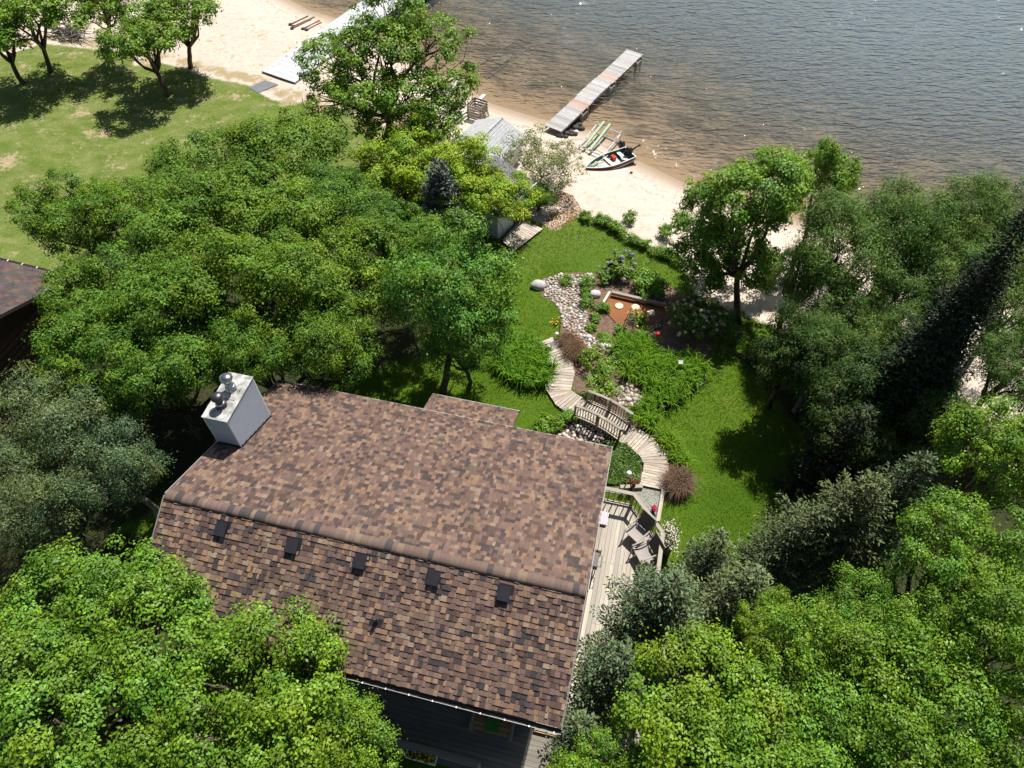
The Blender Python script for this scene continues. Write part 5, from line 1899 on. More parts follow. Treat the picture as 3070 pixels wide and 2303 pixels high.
# dry leaf litter near the shed
rng = np.random.default_rng(91)
lp = [xy(z4(*p)) for p in ((470, 330), (560, 200), (620, 60), (740, 100), (820, 230), (760, 300), (560, 400))]
q = inside_pts(rng, lp, 1500)
c = np.c_[q, hgt(q[:, 0], q[:, 1]) + 0.02]
V = leaf_quads(rng, c, unit(rng.normal(size=c.shape) * 0.4 + [0, 0, 1]), 0.09 * (0.5 + 0.8 * rng.random(len(c))), 0.5)
cen = c.mean(0)
tag(put('leaf_litter', np_mesh('leaf_litter', V - cen, 4, M['litter'], np.repeat(0.5 + 0.8 * rng.random((len(c), 1)), 3, 1)), None, Vector(cen)), 'brown fallen leaves scattered on the sand by the shed', 'leaf litter', kind='stuff')

# ------------------------------------------------------------------ sheds
W0, W1 = zs(390, 1140), zs(918, 662)
W0.z = W1.z = min(W0.z, W1.z)
dW = (W1 - W0).normalized()
oW = Vector((dW.y, -dW.x, 0))        # outward, towards the lawn
hS = 1.75
shed = thing('garden_shed', 'small white sided shed with a rust brown door beside the plank landing', 'shed', (W0 + W1) / 2)
LW = (W1 - W0).length
DEP = 2.3
A0, B0 = W0 - dW * 0.5, W1
back = -oW * DEP
wl_ = MB()
hB = hS + 0.45
d0, d1 = LW * 0.38, LW * 0.62
base_pts = [(A0, hS), (B0, hS), (B0 + back, hB), (A0 + back, hB)]
for (a_, ha), (b_, hb_) in zip(base_pts, base_pts[1:] + base_pts[:1]):
    wl_.add([a_, b_, b_ + UP * hb_, a_ + UP * ha], [(0, 1, 2, 3)])
wall_s = wl_.build('wall', M['white_siding'], shed)
k = 0.0
while k < LW + 0.45:
    p = A0 + dW * k + oW * 0.012
    if not (d0 + 0.5 - 0.05 < k < d1 + 0.5 + 0.02):
        board('siding_board', p + dW * 0.07 + UP * 0.03, p + dW * 0.07 + UP * (hS - 0.03), 0.13, 0.018, M['white_siding'], shed, up=tuple(oW))
    k += 0.14
MB().box(W0 + dW * ((d0 + d1) / 2) + oW * 0.01 + UP * 0.78, (d1 - d0, 0.05, 1.5), dW, oW).build('door', M['terracotta'], shed)
rf = MB()
q0, q1 = A0 - dW * 0.2 + oW * 0.25, B0 + dW * 0.2 + oW * 0.25
q2, q3 = q1 + back - oW * 0.45, q0 + back - oW * 0.45
tp_ = [q0 + UP * (hS - 0.02), q1 + UP * (hS - 0.02), q2 + UP * (hB + 0.1), q3 + UP * (hB + 0.1)]
rf.add([p + UP * 0.09 for p in tp_] + tp_, [(0, 1, 2, 3), (7, 6, 5, 4), (0, 4, 5, 1), (1, 5, 6, 2), (2, 6, 7, 3), (3, 7, 4, 0)])
rfo = rf.build('roof', M['tarp'], shed)
MB().beam(tp_[0] + UP * 0.05 + oW * 0.02, tp_[1] + UP * 0.05 + oW * 0.02, 0.03, 0.12).build('fascia', M['white_paint'], rfo)
rng = np.random.default_rng(14)
uvs = rng.random((900, 2))
c = np.array([np.array(tp_[0].lerp(tp_[1], u).lerp(tp_[3].lerp(tp_[2], u), v)) + [0, 0, 0.11] for u, v in uvs])
cen = c.mean(0)
o = put('fallen_leaves', np_mesh('fallen_leaves', leaf_quads(rng, c, unit(rng.normal(size=c.shape) * 0.4 + [0, 0, 1]), 0.09 * np.ones(900), 0.5) - cen, 4, M['litter'], np.repeat(0.4 + 0.9 * rng.random((900, 1)), 3, 1)), rfo, Vector(cen))
o['kind'] = 'stuff'
ld = thing('plank_landing', 'sunlit plank landing in front of the white shed', 'boardwalk', zs(800, 1150))
plank_run(ld, M['walk_board'], zs(600, 1475, dz=0.16), zs(380, 1290, dz=0.16), zs(1175, 1035, dz=0.16), zs(760, 840, dz=0.16), 15)
lj = MB()
lj.beam(zs(600, 1475, dz=0.06), zs(1175, 1035, dz=0.06), 0.05, 0.14)
lj.beam(zs(380, 1290, dz=0.06), zs(760, 840, dz=0.06), 0.05, 0.14)
lj.build('joist', M['timber'], ld)
lg = zs(840, 800)
one('leaning_log', 'short weathered log leaning on the white shed wall', 'log', MB().tube([lg, lg + Vector((-0.12, 0.15, 0.55))], [0.10, 0.08], 8), M['timber'], lg)
ar = zs(390, 1420)
one('garden_arch', 'thin dark wire arch at the near end of the shed landing', 'arch', MB().tube([ar, ar + UP * 1.3 + Vector((0, 0, 0)), ar + UP * 1.75 + Vector((-0.25, 0.15, 0)), ar + UP * 1.8 + Vector((-0.6, 0.3, 0)), ar + UP * 1.3 + Vector((-1.0, 0.5, 0)), ar + Vector((-1.0, 0.5, 0))], 0.014, 5), M['black_metal'], ar)

# boathouse with a grey gable roof
zg7 = zoom(1350, 280, 0.12054)
gz0 = -1.55
zr7, ze7 = gz0 + 2.35, gz0 + 1.65
RF, RN = zg7(1280, 600, z=zr7), zg7(620, 1250, z=zr7)
EF = zg7(740, 590, z=ze7)
ax = (RN - RF).normalized()
RN = RF + ax * 4.2
pr7 = Vector((ax.y, -ax.x, 0))
if (EF - RF).dot(pr7) < 0:
    pr7 = -pr7
half = max(1.1, min(2.2, (EF - RF).dot(pr7)))
bh = thing('boathouse', 'low boathouse with a pale grey shingled gable roof near the dock', 'boathouse', Vector(((RF.x + RN.x) / 2, (RF.y + RN.y) / 2, gz0)))
bm_ = MB()
cr = []
for s_ in (1, -1):
    e0, e1 = RF + pr7 * (half * s_), RN + pr7 * (half * s_)
    e0.z = e1.z = ze7
    tp = [RF, RN, e1, e0] if s_ > 0 else [RN, RF, e0, e1]
    bm_.add([p.copy() for p in tp] + [p - UP * 0.1 for p in tp], [(0, 1, 2, 3), (7, 6, 5, 4), (0, 4, 5, 1), (1, 5, 6, 2), (2, 6, 7, 3), (3, 7, 4, 0)])
bro = bm_.build('roof', M['grey_roof'], bh)
for s_ in (1, -1):
    n = 11
    for i in range(n):
        f0, f1 = i / n, (i + 1) / n
        a0 = RF.lerp(RF + pr7 * half * s_ - UP * (zr7 - ze7), f1)
        b0_ = RN.lerp(RN + pr7 * half * s_ - UP * (zr7 - ze7), f1)
        a1 = RF.lerp(RF + pr7 * half * s_ - UP * (zr7 - ze7), f0)
        b1_ = RN.lerp(RN + pr7 * half * s_ - UP * (zr7 - ze7), f0)
        m_ = MB()
        vs = [a0 + UP * 0.028, b0_ + UP * 0.028, b1_ + UP * 0.008, a1 + UP * 0.008, a0 - UP * 0.002, b0_ - UP * 0.002]
        m_.add(vs, [(0, 1, 2, 3), (4, 5, 1, 0)] if s_ < 0 else [(3, 2, 1, 0), (0, 1, 5, 4)])
        m_.build('shingle_course', M['grey_roof'], bro)
board('ridge_cap', RF + UP * 0.035, RN + UP * 0.035, 0.22, 0.03, M['grey_roof'], bro)
bw_ = MB()
i0, i1 = RF + ax * 0.25, RN - ax * 0.25
hw = half - 0.2
cs_ = [i0 + pr7 * hw, i1 + pr7 * hw, i1 - pr7 * hw, i0 - pr7 * hw]
for a_, b_ in zip(cs_, cs_[1:] + cs_[:1]):
    A = Vector((a_.x, a_.y, gz0 - 0.3))
    B = Vector((b_.x, b_.y, gz0 - 0.3))
    bw_.add([A, B, Vector((b_.x, b_.y, ze7 - 0.02)), Vector((a_.x, a_.y, ze7 - 0.02))], [(0, 1, 2, 3)])
for e_ in (i0, i1):
    bw_.add([Vector((*(e_ + pr7 * hw).xy, ze7 - 0.02)), Vector((*(e_ - pr7 * hw).xy, ze7 - 0.02)), Vector((e_.x, e_.y, zr7 - 0.1))], [(0, 1, 2)])
bw_.build('wall', M['white_siding'], bh)

# neighbour's log cabin
C0 = pz(157 * K, 600 * K, 3.0)
CA = pz(0, 562 * K, 3.0) - C0
CA.z = 0
e_ = CA.normalized()
p_ = Vector((-e_.y, e_.x, 0))
if p_.y > 0:
    p_ = -p_
cab = thing('log_cabin', 'dark brown log cabin with a purplish brown shingle roof at the left edge', 'cabin', Vector((C0.x, C0.y, 0)) + e_ * 4 + p_ * 3)
RUN = 4.2
rise = 0.36
zr_ = 3.0 + rise * RUN
cm = MB()
for s0, s1, za, zb_ in ((0, RUN, 3.0, zr_), (RUN, 2 * RUN, zr_, 3.0)):
    a, b = C0 + p_ * s0, C0 + p_ * s0 + e_ * 10
    c_, d_ = C0 + p_ * s1 + e_ * 10, C0 + p_ * s1
    vs = [Vector((a.x, a.y, za)), Vector((b.x, b.y, za)), Vector((c_.x, c_.y, zb_)), Vector((d_.x, d_.y, zb_))]
    cm.add(vs + [v - UP * 0.14 for v in vs], [(0, 1, 2, 3), (7, 6, 5, 4), (0, 4, 5, 1), (1, 5, 6, 2), (2, 6, 7, 3), (3, 7, 4, 0)])
cm.c = [(0.09, 0.068, 0.064)] * len(cm.f)
cro = cm.build('roof', M['shingle'], cab)
rc = random.Random(4)
cb = MB()
s = RUN
sn = math.hypot(1, rise)
while s > 0.02:
    u_ = 0.0
    while u_ < 7:
        w = rc.choice((0.1, 0.16, 0.22, 0.3))
        cb.col = tuple(v * rc.uniform(0.75, 1.2) for v in rc.choice(((0.085, 0.064, 0.060), (0.098, 0.072, 0.066), (0.068, 0.056, 0.056), (0.112, 0.078, 0.066))))
        s0 = max(0, s - 0.15)
        def cp2(uu_, ss, h_):
            q = C0 + e_ * uu_ + p_ * ss
            return Vector((q.x, q.y, 3.0 + rise * ss + h_))
        cb.add([cp2(u_, s0, 0.022), cp2(u_ + w - 0.004, s0, 0.022), cp2(u_ + w - 0.004, s, 0.008), cp2(u_, s, 0.008), cp2(u_, s0, 0), cp2(u_ + w - 0.004, s0, 0)], [(0, 1, 2, 3), (1, 0, 4, 5)])
        u_ += w
    s -= 0.15
cb.build('shingles', M['shingle'], cro)['kind'] = 'stuff'
gm2 = MB().beam(C0 - p_ * 0.07 - UP * 0.06, C0 - p_ * 0.07 + e_ * 10 - UP * 0.06, 0.12, 0.12)
gt2 = gm2.build('gutter', M['gutter'], cab)
for k in range(6):
    q = C0 - p_ * 0.07 + e_ * (1.1 + k * 0.75)
    MB().box(q + UP * 0.012, (0.04, 0.10, 0.02), e_, p_).build('gutter_bracket', M['white_paint'], gt2)
G0 = C0 + e_ * 0.55
for k in range(11):
    zz = 0.12 + k * 0.26
    s1 = min(2 * RUN - 0.3, 2 * RUN - 0.3)
    q0 = Vector((*(G0 + p_ * 0.4).xy, zz))
    q1 = Vector((*(G0 + p_ * (2 * RUN - 0.4)).xy, zz))
    m_ = MB().tube([q0, q1], 0.14, 8)
    m_.build('log', M['log_brown'], cab)
m_ = MB()
m_.add([Vector((*(G0 + p_ * 0.4).xy, 2.9)), Vector((*(G0 + p_ * (2 * RUN - 0.4)).xy, 2.9)), Vector((*(G0 + p_ * RUN).xy, zr_ - 0.15))], [(0, 1, 2)])
m_.build('gable', M['log_brown'], cab)
q0, q1 = C0 + e_ * 0.5 + p_ * 0.42, C0 + e_ * 9.5 + p_ * 0.42
MB().beam(Vector((q0.x, q0.y, 1.45)), Vector((q1.x, q1.y, 1.45)), 0.15, 2.9).build('wall', M['log_brown'], cab)

# ------------------------------------------------------------------ docks
ZK = WATER_Z + 0.55
dk = thing('wooden_dock', 'narrow weathered plank dock on cribs reaching into the lake', 'dock', z3(1400, 500, z=WATER_Z))
a0, a1 = z3(1170, 662, z=ZK), z3(1737, 142, z=ZK)
b1 = z3(1848, 185, z=ZK)
dd = (a1 - a0).normalized()
nd_ = Vector((dd.y, -dd.x, 0))
DWID = 1.22
a0 = a0 - dd * 1.6
LD = (a1 - a0).length
npl = int(LD / 0.15)
rk = random.Random(6)
for i in range(npl):
    f = (i + 0.5) / npl
    sec = 0 if f < 0.36 else (1 if f < 0.60 else 2)
    off = (0.0, 0.05, 0.0)[sec] + rk.uniform(-0.015, 0.015)
    c = a0 + dd * (LD * f)
    red = 0.25 < f < 0.345 or 0.60 < f < 0.70
    board('plank', c + nd_ * (-off), c + nd_ * (DWID - off), 0.136, 0.04, M['dock_red' if red and rk.random() < 0.85 else 'dock_board'], dk)
for s_ in (0.08, DWID - 0.08):
    board('stringer', a0 + nd_ * s_ - UP * 0.11, a1 + nd_ * s_ - UP * 0.11, 0.06, 0.16, M['timber'], dk)
for f, ln in ((0.95, 0.75), (0.60, 0.75), (0.26, 0.75)):
    c = a0 + dd * (LD * f)
    for s_ in (-0.04, DWID + 0.04):
        for g_ in (-0.5, 0.5):
            q = c + nd_ * s_ + dd * (g_ * ln)
            MB().beam(q - UP * 1.1, q - UP * 0.03, 0.10, 0.10).build('crib_post', M['timber'], dk)
        for hz in (0.22, 0.42):
            board('crib_board', c + nd_ * (s_ + 0.05) - dd * 0.55 * ln - UP * hz, c + nd_ * (s_ + 0.05) + dd * 0.55 * ln - UP * hz, 0.05, 0.11, M['old_wood'], dk)
    for g_ in (-0.5, 0.5):
        board('crib_board', c + nd_ * -0.1 + dd * (g_ * ln) - UP * 0.34, c + nd_ * (DWID + 0.1) + dd * (g_ * ln) - UP * 0.34, 0.05, 0.11, M['old_wood'], dk)
board('end_board', a1 + dd * 0.03 - nd_ * 0.05, a1 + dd * 0.03 + nd_ * (DWID + 0.05), 0.05, 0.10, M['pale_lumber'], dk)
# dark rocks under the near end of the dock
for k in range(26):
    f = rk.uniform(-0.02, 0.24)
    q = a0 + dd * (LD * f) + nd_ * rk.uniform(DWID - 0.2, DWID + 0.55)
    q.z = H(q.x, q.y)
    m_ = MB()
    m_.col = (0.055, 0.05, 0.045)
    s = rk.uniform(0.12, 0.24)
    m_.blob(q + UP * s * 0.3, (s, s * 0.8, s * 0.6), k, 0.2, 8, 5)
    one('dock_rock', 'dark wet rock piled under the near side of the plank dock', 'rock', m_, M['stone'], q, 'dark rocks beneath the dock', smooth=True)

ZG = WATER_Z + 0.75
gw = thing('wide_dock', 'wide pale grey dock running out behind the big oak', 'dock', z2(600, 400, z=WATER_Z))
l0, r0_ = z2(95, 592, z=ZG), z2(332, 716, z=ZG)
lf = z2(950, -5, z=ZG)
dg = (lf - l0).normalized()
ng = Vector((dg.y, -dg.x, 0))
wg = abs((r0_ - l0).dot(ng))
wg = max(2.0, wg)
for i in range(44):
    c = l0 + dg * (0.43 * (i + 0.5))
    board('deck_panel', c + UP * rk.uniform(-0.004, 0.004), c + ng * wg, 0.42, 0.05, M['grey_dock'] if 'grey_dock' in M else M['concrete'], gw)
for s_ in (0.04, wg - 0.04):
    board('side_beam', l0 + ng * s_ - UP * 0.12, l0 + dg * 18.9 + ng * s_ - UP * 0.12, 0.07, 0.18, M['timber'], gw)
for k in range(7):
    for s_ in (0.2, wg - 0.2):
        q = l0 + dg * (1.0 + k * 2.8) + ng * s_
        MB().beam(Vector((q.x, q.y, H(q.x, q.y) - 0.2)), q - UP * 0.05, 0.12, 0.12).build('pile', M['timber'], gw)
bo = z2(985, 190, z=ZG + 0.03)
one('dock_cleat', 'small dark mooring cleat post on the wide grey dock', 'cleat', MB().tube([bo, bo + UP * 0.35, bo + UP * 0.5 + Vector((0.12, 0.1, 0))], 0.04, 6), M['black_metal'], bo)


# ------------------------------------------------------------------ boats
def boat(name, label, bow, stern, beam, depth, zk, mats, seats=True, motor=True, group=None):
    """open V-bow skiff; bow/stern world points on plan, zk keel height"""
    bow, stern = Vector((bow.x, bow.y, zk)), Vector((stern.x, stern.y, zk))
    fx = (bow - stern)
    L = fx.length
    fx.normalize()
    sy = Vector((-fx.y, fx.x, 0))
    t = thing(name, label, 'boat', (bow + stern) / 2, group)
    ns = 13
    def sect(f):
        # half widths at gunwale and chine, gunwale height, keel height
        w = beam / 2 * (1 - max(0, (f - 0.35) / 0.65) ** 2.4) * (0.90 + 0.10 * min(1, f / 0.35))
        ch = w * (0.80 - 0.35 * max(0, f - 0.5))
        gh = depth * (1 + 0.28 * f ** 2)
        kh = depth * 0.55 * max(0, (f - 0.75) / 0.25) ** 2
        return max(w, 0.015), max(ch, 0.008), gh, kh
    def ring(f, inset=0.0, lift=0.0):
        w, ch, gh, kh = sect(f)
        x = stern + fx * (L * f * (1 if not inset else 0.985) + (0.03 if inset and f == 0 else 0))
        w, ch = max(w - inset, 0.006), max(ch - inset, 0.004)
        chh = kh + (gh - kh) * 0.22
        return [x + sy * w + UP * gh, x + sy * (w * 0.93 + ch * 0.07) + UP * (gh * 0.62 + chh * 0.38), x + sy * ch + UP * (chh + lift), x + UP * (kh + lift),
                x - sy * ch + UP * (chh + lift), x - sy * (w * 0.93 + ch * 0.07) + UP * (gh * 0.62 + chh * 0.38), x - sy * w + UP * gh]
    out, inn = MB(), MB()
    ro = [ring(i / (ns - 1)) for i in range(ns)]
    ri = [ring(i / (ns - 1), 0.025, 0.06) for i in range(ns)]
    for mb_, rr_, flip in ((out, ro, False), (inn, ri, True)):
        vs = [p for r_ in rr_ for p in r_]
        for i in range(ns - 1):
            for j in range(6):
                q = (i * 7 + j, (i + 1) * 7 + j, (i + 1) * 7 + j + 1, i * 7 + j + 1)
                mb_.add([vs[k_] for k_ in (q if not flip else q[::-1])], [(0, 1, 2, 3)])
        mb_.add(rr_[0] if not flip else rr_[0][::-1], [tuple(range(7))])
    hull = out.build('hull', M[mats[0]], t)
    inn.build('interior', M[mats[1]], hull)
    gu = MB()
    for j in (0, 6):
        for i in range(ns - 1):
            gu.beam(ro[i][j], ro[i + 1][j], 0.032, 0.03)
    gu.beam(ro[0][0], ro[0][6], 0.05, 0.05)
    gu.build('gunwale', M[mats[2]], t)
    st_ = MB()
    for s_ in (1, -1):
        for i in range(ns - 1):
            a_, b_ = ro[i][1 if s_ > 0 else 5], ro[i + 1][1 if s_ > 0 else 5]
            st_.beam(a_ + sy * 0.006 * s_ - UP * 0.10, b_ + sy * 0.006 * s_ - UP * 0.10, 0.014, 0.05)
    st_.build('spray_rail', M[mats[2]], hull)
    if seats:
        for f, wd_, mt_ in ((0.16, 0.22, 'white_paint'), (0.47, 0.17, 'white_paint'), (0.70, 0.20, 'teal')):
            w, ch, gh, kh = sect(f)
            c = stern + fx * (L * f) + UP * (gh * 0.66)
            MB().box(c, (wd_, w * 1.86, 0.03), fx, sy).build('seat', M[mt_], t)
        w, ch, gh, kh = sect(0.32)
        MB().box(stern + fx * (L * 0.315) + UP * 0.10, (L * 0.20, w * 1.5, 0.02), fx, sy).build('floorboard', M['concrete'], t)
        w, ch, gh, kh = sect(0.9)
        f0, f1 = sect(0.84), sect(0.97)
        x0, x1 = stern + fx * (L * 0.84), stern + fx * (L * 0.965)
        MB().add([x0 + sy * (f0[0] - 0.03) + UP * (f0[2] - 0.03), x0 - sy * (f0[0] - 0.03) + UP * (f0[2] - 0.03), x1 - sy * (f1[0] * 0.6) + UP * (f1[2] - 0.03), x1 + sy * (f1[0] * 0.6) + UP * (f1[2] - 0.03)], [(0, 3, 2, 1)]).build('bow_deck', M[mats[1]], t)
    if motor:
        mb_ = stern + UP * (depth * 1.15)
        mo = MB().box(mb_ - fx * 0.02, (0.14, 0.22, 0.28), fx, sy).build('outboard_motor', M['black_metal'], t)
        q = mb_ + fx * 0.16 + UP * 0.16
        MB().blob(q, (0.24, 0.17, 0.17), 3, 0.04, 10, 7).build('cowling', M['black_plastic'], mo, smooth=True)
        MB().tube([mb_ - fx * 0.05, mb_ - fx * 0.35 + UP * 0.12, mb_ - fx * 0.62 + UP * 0.20], [0.07, 0.05, 0.04], 8).build('drive_leg', M['black_metal'], mo)
        pm_ = MB()
        pc_ = mb_ - fx * 0.64 + UP * 0.14
        for k in range(3):
            a = k * 2.094
            pm_.box(pc_ + (sy * math.cos(a) + UP * math.sin(a)) * 0.07, (0.02, 0.10, 0.05), fx, sy * math.cos(a) + UP * math.sin(a))
        pm_.tube([pc_ - fx * 0.06, pc_ + fx * 0.1], 0.035, 8)
        pm_.build('propeller', M['black_metal'], mo)
        MB().tube([mb_ + fx * 0.30 + UP * 0.12, mb_ + fx * 0.62 + UP * 0.05], 0.022, 6).build('tiller', M['black_metal'], mo)
    return t, fx, sy, stern, L


zk = -1.86
bow = z3(1400, 1108, z=zk + 0.62)
stn = (z3(1712, 940, z=zk + 0.5) + z3(1830, 1018, z=zk + 0.5)) / 2
bt, fx, sy, stern, BL = boat('rowing_boat', 'small dark red open boat with green inside and an outboard, drawn up on the beach', bow, stn, 1.22, 0.46, zk, ('boat_red', 'boat_green', 'white_paint'))
fc_ = stern + fx * (BL * 0.31) - sy * 0.30 + UP * 0.11
fu = thing('fuel_can', 'red fuel can standing in the green boat', 'fuel can', fc_)
MB().box(fc_ + UP * 0.13, (0.2, 0.3, 0.24), fx, sy).build('tank', M['red_plastic'], fu)
MB().tube([fc_ + UP * 0.25, fc_ + UP * 0.31], 0.035, 8).build('cap', M['black_plastic'], fu)
tb = stern + fx * (BL * 0.60) + sy * 0.10 + UP * 0.12
one('tackle_box', 'pale box with red lid lying between the boat seats', 'box', MB().box(tb + UP * 0.08, (0.22, 0.34, 0.16), fx, sy), M['white_paint'], tb)
one('life_vest', 'orange red life vest lying in the boat by the teal seat', 'life vest', MB().blob(stern + fx * (BL * 0.60) + sy * 0.36 + UP * 0.20, (0.12, 0.16, 0.06), 5, 0.15, 8, 5), M['red_plastic'], stern + fx * (BL * 0.60) + sy * 0.36 + UP * 0.14)
p0, p1 = stern + fx * (BL * 0.80) - sy * 0.10 + UP * 0.42, stern + fx * (BL * 0.42) - sy * 0.42 + UP * 0.46
oar = thing('wooden_oar', 'pale wooden oar lying along the far side of the green boat', 'oar', p1)
MB().tube([p0.lerp(p1, 0.25), p1], 0.02, 6).build('shaft', M['pale_lumber'], oar)
MB().beam(p0, p0.lerp(p1, 0.3), 0.12, 0.02).build('blade', M['cedar'], oar)
lg1, lg2 = stern - fx * -0.1 + sy * 0.72, stern - fx * -0.1 - sy * 0.72
for q in (lg1, lg2):
    q.z = H(q.x, q.y) + 0.06
one('boat_roller', 'short log propping the stern of the red boat', 'log', MB().tube([lg1, lg2], 0.075, 8), M['old_wood'], lg1)
sc_ = z3(1775, 1160)
one('beach_stone', 'single dark stone on the sand below the red boat', 'stone', MB().blob(sc_ + UP * 0.04, (0.10, 0.08, 0.07), 2, 0.15, 8, 5), M['edge_black'], sc_)
mbw, mst = z2(1600, -160, z=WATER_Z), z2(1345, 20, z=WATER_Z)
boat('motor_boat', 'dark hulled boat moored beside the wide dock at the top edge', mbw, mst, 1.9, 0.8, WATER_Z - 0.15, ('boat_navy', 'boat_navy', 'alu'), seats=False, motor=False)
r0p, r1p = z2(1300, 65, z=ZG), z2(1480, 40, z=WATER_Z + 0.5)
one('mooring_rope', 'pale rope sagging from the wide dock to the dark boat', 'rope', MB().tube([r0p, r0p.lerp(r1p, 0.35) - UP * 0.22, r0p.lerp(r1p, 0.7) - UP * 0.18, r1p], 0.02, 5), M['rope'], r0p)

# ------------------------------------------------------------------ boat lift frames
def lift(label):
    zl = -1.42
    C1, C2, C3, C4 = [z3(*p, z=zl) for p in ((1345, 935), (1492, 752), (1690, 832), (1552, 985))]
    e1 = (C2 - C1)
    e2 = (C3 - C2)
    C4 = C1 + e2 * 0.98
    cen = (C1 + C2 + C3 + C4) / 4
    root = thing('boat_lift', label, 'boat lift', Vector((cen.x, cen.y, -1.8)), 'boat lift frames on the shore')
    for a_, b_ in ((C1, C2), (C2, C3), (C3, C4), (C4, C1)):
        MB().tube([a_, b_], 0.05, 6).build('frame_tube', M['alu'], root)
    for f in (0.33, 0.66):
        MB().tube([C1.lerp(C2, f) + UP * 0.05, C4.lerp(C3, f) + UP * 0.05], 0.03, 6).build('cross_tube', M['alu'], root)
    for f in (0.5,):
        MB().tube([C1.lerp(C4, f) + UP * 0.02, C2.lerp(C3, f) + UP * 0.02], 0.03, 6).build('cross_tube', M['alu'], root)
    for c in (C1, C2, C3, C4):
        MB().tube([Vector((c.x, c.y, H(c.x, c.y) - 0.03)), c + UP * 0.18], 0.032, 6).build('leg', M['alu'], root)
    d = (C2 - C1).normalized()
    for f in (0.22, 0.48):
        o_ = C1.lerp(C4, f) + UP * 0.13
        board('bunk', o_ - d * 0.1, o_ + d * ((C2 - C1).length + 0.3), 0.15, 0.09, M['bunk_green'], root)
    MB().tube([C4.lerp(C3, 0.2) - UP * 0.3, C4.lerp(C3, 0.8) + UP * 0.2], 0.025, 6).build('brace', M['alu'], root)
    return root, cen


lf1, lcen = lift('white tube boat lift frame with green bunks between dock and red boat')
lf2 = copy_tree(lf1)
lf2['label'] = 'second white boat lift frame with green bunks below the big oak'
q = z2(1690, 745, z=-1.42)
lf2.location = Vector(lf1.location) + (q - lcen)
lf2.rotation_euler = (0, 0, rad(12))
wn_c = z3(1320, 832)
one('winch_float', 'small white winch float on the sand beside the boat lift', 'float', MB().blob(wn_c + UP * 0.12, (0.16, 0.13, 0.13), 2, 0.05, 10, 6), M['white_paint'], wn_c, smooth=True)
bb_ = z3(1700, 905, z=-1.3)
one('motor_cover', 'grey covered engine sitting at the end of the boat lift', 'motor', MB().blob(Vector((bb_.x, bb_.y, -1.45)), (0.24, 0.2, 0.3), 9, 0.08, 10, 7), M['dark_steel'], Vector((bb_.x, bb_.y, -1.75)), smooth=True)

# ------------------------------------------------------------------ lumber, crate, wheel, poles, brush
for k, (a_, b_, dz_1, lab) in enumerate((((240, 752), (425, 632), 0.12, 'long pale board lying on the sand left of the slatted crate'), ((425, 640), (560, 512), 0.30, 'pale thick beam propped on the crate towards the water'),
                                         ((250, 785), (425, 668), 0.06, 'second long board on the sand, nearer the boathouse'))):
    A, B = z3(*a_, dz=dz_1), z3(*b_, dz=dz_1 + (0.25 if k == 1 else 0))
    root = thing('lumber_board', lab, 'lumber', A)
    board('board', A, B, 0.26 if k != 2 else 0.14, 0.10, M['pale_lumber'], root)
    if k == 2:
        for f in (0.05, 0.5, 0.95):
            c = A.lerp(B, f)
            MB().box(c - UP * 0.05, (0.1, 0.3, 0.09), (B - A).normalized(), Vector((-(B - A).y, (B - A).x, 0)).normalized()).build('batten', M['old_wood'], root)
cc0 = z3(482, 712)
cx_ = (z3(510, 715) - z3(428, 690)).normalized()
cx_.z = 0
cx_.normalize()
cy_ = Vector((-cx_.y, cx_.x, 0))
cr_ = thing('slatted_crate', 'square slatted grey wooden crate standing on the sand', 'crate', cc0)
S = 0.95
for s_ in (-1, 1):
    for k in range(5):
        z = 0.12 + k * 0.19
        board('slat', cc0 + cx_ * (-S / 2) + cy_ * (s_ * S / 2 + 0.35) + UP * z, cc0 + cx_ * (S / 2) + cy_ * (s_ * S / 2 + 0.35) + UP * z, 0.03, 0.12, M['old_wood'], cr_)
        board('slat', cc0 + cy_ * (-S / 2 + 0.35) + cx_ * (s_ * S / 2) + UP * z, cc0 + cy_ * (S / 2 + 0.35) + cx_ * (s_ * S / 2) + UP * z, 0.03, 0.12, M['old_wood'], cr_)
for i in (-1, 1):
    for j in (-1, 1):
        q = cc0 + cx_ * (i * (S / 2 - 0.06)) + cy_ * (j * (S / 2 - 0.06) + 0.35)
        MB().beam(q, q + UP * 1.0, 0.09, 0.09).build('corner_post', M['old_wood'], cr_)
wc = z3(384, 612)
wh = thing('cart_wheel', 'small black wheel lying against the pale board', 'wheel', wc)
ring_ = [wc + UP * 0.2 + Vector((0.16 * math.cos(a), 0.06 * math.sin(a), 0.17 * math.sin(a))) for a in np.linspace(0, 2 * math.pi, 15)]
MB().tube(ring_, 0.045, 6, False).build('tyre', M['rubber'], wh)
MB().tube([wc + UP * 0.2 + Vector((0, -0.04, 0)), wc + UP * 0.2 + Vector((0, 0.06, 0))], 0.08, 8).build('hub', M['alu'], wh)
sw_ = z3(555, 690)
sh_ = thing('saw_horse', 'old wooden trestle leaning beside the slatted crate', 'trestle', sw_)
for a_, b_ in (((540, 655), (580, 600)), ((595, 690), (575, 605)), ((545, 600), (585, 690))):
    A, B = z3(*a_, dz=0.05), z3(*b_, dz=0.6)
    board('leg', A, B, 0.09, 0.05, M['old_wood'], sh_)
for k, (a_, b_) in enumerate((((335, 200), (480, 132)), ((362, 216), (532, 140)), ((350, 232), (505, 162)), ((440, 236), (575, 170)), ((470, 245), (590, 185)))):
    A, B = z2(*a_, dz=0.05), z2(*b_, dz=0.05)
    root = thing('dock_pole', 'rusty dock pole lying in a row on the bright upper beach', 'pole', A, 'rusty poles on the beach')
    MB().tube([A, B], 0.045, 6).build('shaft', M['rust'], root)
    MB().lathe(A + (A - B).normalized() * 0.03, [(0.14, -0.02), (0.15, 0.02), (0.05, 0.03)], 10).build('foot_plate', M['black_metal'], root)
